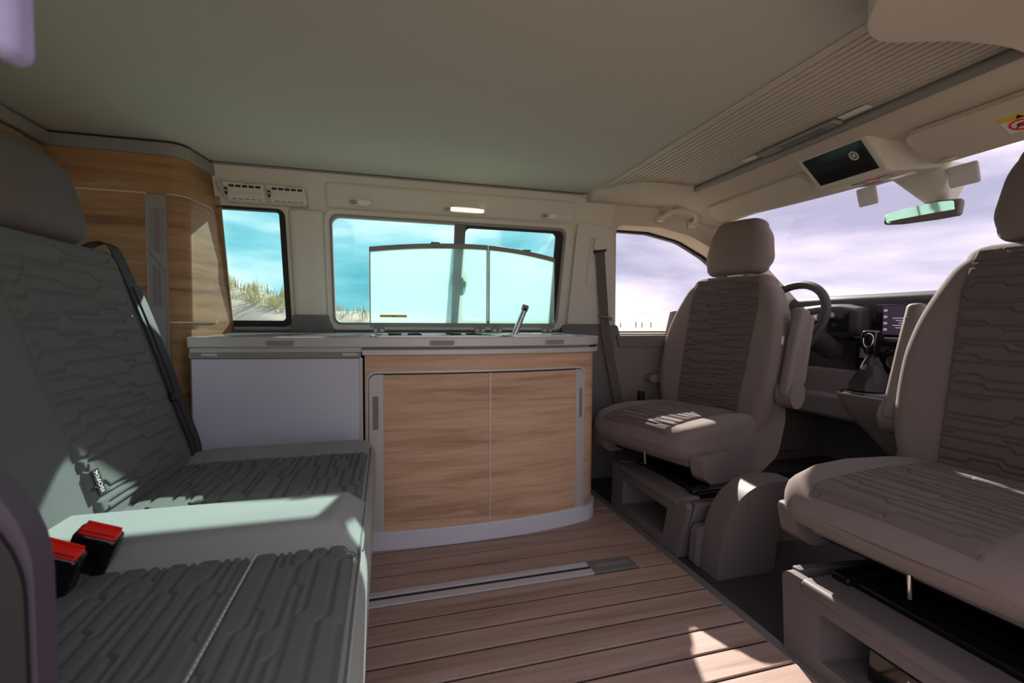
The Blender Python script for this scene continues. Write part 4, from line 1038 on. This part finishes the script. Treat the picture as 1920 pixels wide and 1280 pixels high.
v, f = softloft([((1.86, 1.368, z), (1, 0, 0), (0, 1, 0), a, b, .02) for z, a, b in ((.64, .022, .022), (.67, .030, .03), (.70, .033, .034), (.715, .028, .03))], .008, .012); kn = mk('knob', v, f, 'gloss', gv, smooth=60)
v, f = tubev([(1.828 + .004 * math.cos(a), 1.358 + .019 * math.sin(a), .688 + .026 * math.cos(a)) for a in np.linspace(0, 2 * PI, 20, endpoint=False)], .0024, 6, closed=True); mk('knob_ring', v, f, 'chrome', kn, smooth=60)

sw_ = thing('steering_wheel', 'steering wheel partly hidden behind the driver seat', 'steering wheel', (1.85, 1.64, .75))
wx = Vector((0, 1, 0)); wz = Vector((.42, 0, .907)); wc = Vector((1.76, 1.685, .762)); wn_ = Vector((.907, 0, -.42))
v, f = tubev([wc + wx * .19 * math.cos(a) + wz * .185 * math.sin(a) for a in np.linspace(0, 2 * PI, 48, endpoint=False)], .0185, 12, closed=True); mk('rim', v, f, 'dash', sw_, smooth=60)
v, f = softloft([(wc + wn_ * q, wx, wz, a, b, .04) for q, a, b in ((.005, .06, .05), (.03, .075, .065), (.07, .05, .05))], .01, .01); mk('hub', v, f, 'dash', sw_, smooth=60)
for a in (0.15, PI - .15, -PI / 2):
    v, f = ribbonv([wc + wn_ * .03 + (wx * math.cos(a) + wz * math.sin(a)) * .05, wc + (wx * math.cos(a) + wz * math.sin(a)) * .185], (wz if abs(math.cos(a)) > .5 else wx), .035, .012, wn_); mk('spoke', v, f, 'dash', sw_)
tube('column', [wc + wn_ * .06, wc + wn_ * .32], .05, 'dash', sw_, n=16)
tube('stalk', [wc + wn_ * .07, wc + wn_ * .06 + Vector((0, -.12, .03)), wc + wn_ * .05 + Vector((0, -.19, .05))], [.007, .008, .013], 'midtrim', sw_, n=10)
mt = tag(box('floor_mat', (1.45, 1.30, -.012), (2.0, 1.85, -.004), 'black', None, bevel=.003), 'black rubber mat in the driver footwell', 'mat')

# ================================================================== OUTSIDE
rs = np.random.RandomState(4)
gr = 600.0; GZ = -.55
struct(mk('ground', [(-gr, -gr, GZ), (gr, -gr, GZ), (gr, gr, GZ), (-gr, gr, GZ)], [(0, 1, 2, 3)], 'sand'), 'pale flat sand around the van')
nx, ny = 130, 60; xs = np.linspace(-14, 4.5, nx); ys = np.linspace(5.5, 14, ny)
XX, YY = np.meshgrid(xs, ys)
ridge = np.interp(XX, [-14, -6, -3.4, -2.2, -1.4, -.8, .3, 1.6, 2.6, 4.5], [2.2, 2.1, 2.05, 1.85, 1.62, 1.50, 1.48, 1.38, .9, 0])
prof = np.clip(1 - ((YY - 8.6) / 3.1) ** 2, 0, 1) ** .8
hh = ridge * prof
for s, a in ((1.1, .07), (2.7, .05), (5.3, .03), (9.0, .02)):
    ph = rs.rand(4) * 6; hh += a * prof * np.sin(XX * s + ph[0] + np.sin(YY * s * .8 + ph[1])) * np.cos(YY * s * .9 + ph[2] + np.sin(XX * s * .6 + ph[3]))
vs = [(float(XX[j, i]), float(YY[j, i]), GZ - .02 + float(hh[j, i])) for j in range(ny) for i in range(nx)]
fs = [(j * nx + i, j * nx + i + 1, (j + 1) * nx + i + 1, (j + 1) * nx + i) for j in range(ny - 1) for i in range(nx - 1)]
du = mk('sand_dune', vs, fs, 'sand', smooth=60); tag(du, 'pale sand dune outside the narrow rear window', 'dune')
gv_, gf_ = [], []
def tuft(x, y, hgt, nbl):
    i = int(np.clip((x + 14) / 18.5 * (nx - 1), 0, nx - 1)); j = int(np.clip((y - 5.5) / 8.5 * (ny - 1), 0, ny - 1)); z = GZ - .05 + hh[j, i]
    for _ in range(nbl):
        a = rs.rand() * 6.28; l = hgt * (.5 + .7 * rs.rand()); bx_ = x + rs.randn() * .05; by_ = y + rs.randn() * .05; le = l * (.15 + .35 * rs.rand()); w = .008
        ca, sa = math.cos(a), math.sin(a); k = len(gv_)
        p = [(bx_, by_, z), (bx_ + ca * le * .4, by_ + sa * le * .4, z + l * .65), (bx_ + ca * le, by_ + sa * le, z + l)]
        gv_.extend([(p[0][0] - sa * w, p[0][1] + ca * w, p[0][2]), (p[0][0] + sa * w, p[0][1] - ca * w, p[0][2]), (p[1][0] + sa * w * .7, p[1][1] - ca * w * .7, p[1][2]), (p[1][0] - sa * w * .7, p[1][1] + ca * w * .7, p[1][2]), p[2]])
        gf_.extend([(k, k + 1, k + 2, k + 3), (k + 3, k + 2, k + 4)])
for _ in range(330):
    x = rs.uniform(-5.5, -.2); y = rs.uniform(7.4, 9.1)
    if x > -1.15 and rs.rand() < .8: continue
    tuft(x, y, .14 + .12 * rs.rand(), 9)
go = mk('dune_grass', gv_, gf_, 'grass', fixn=False); tag(go, 'dry yellow-green grass growing on the dune', 'grass', kind='stuff')
for i, (x, h_) in enumerate(((62, .9), (66, .7), (71, 1.1), (73, .9), (76, 1.0))):
    ob = tube('beach_post', [(x, 120, GZ), (x, 120, GZ + h_ + .6)], .16, 'darktrim', n=8)
    tag(ob, 'tiny dark post far off on the beach horizon', 'post', group='far beach posts')
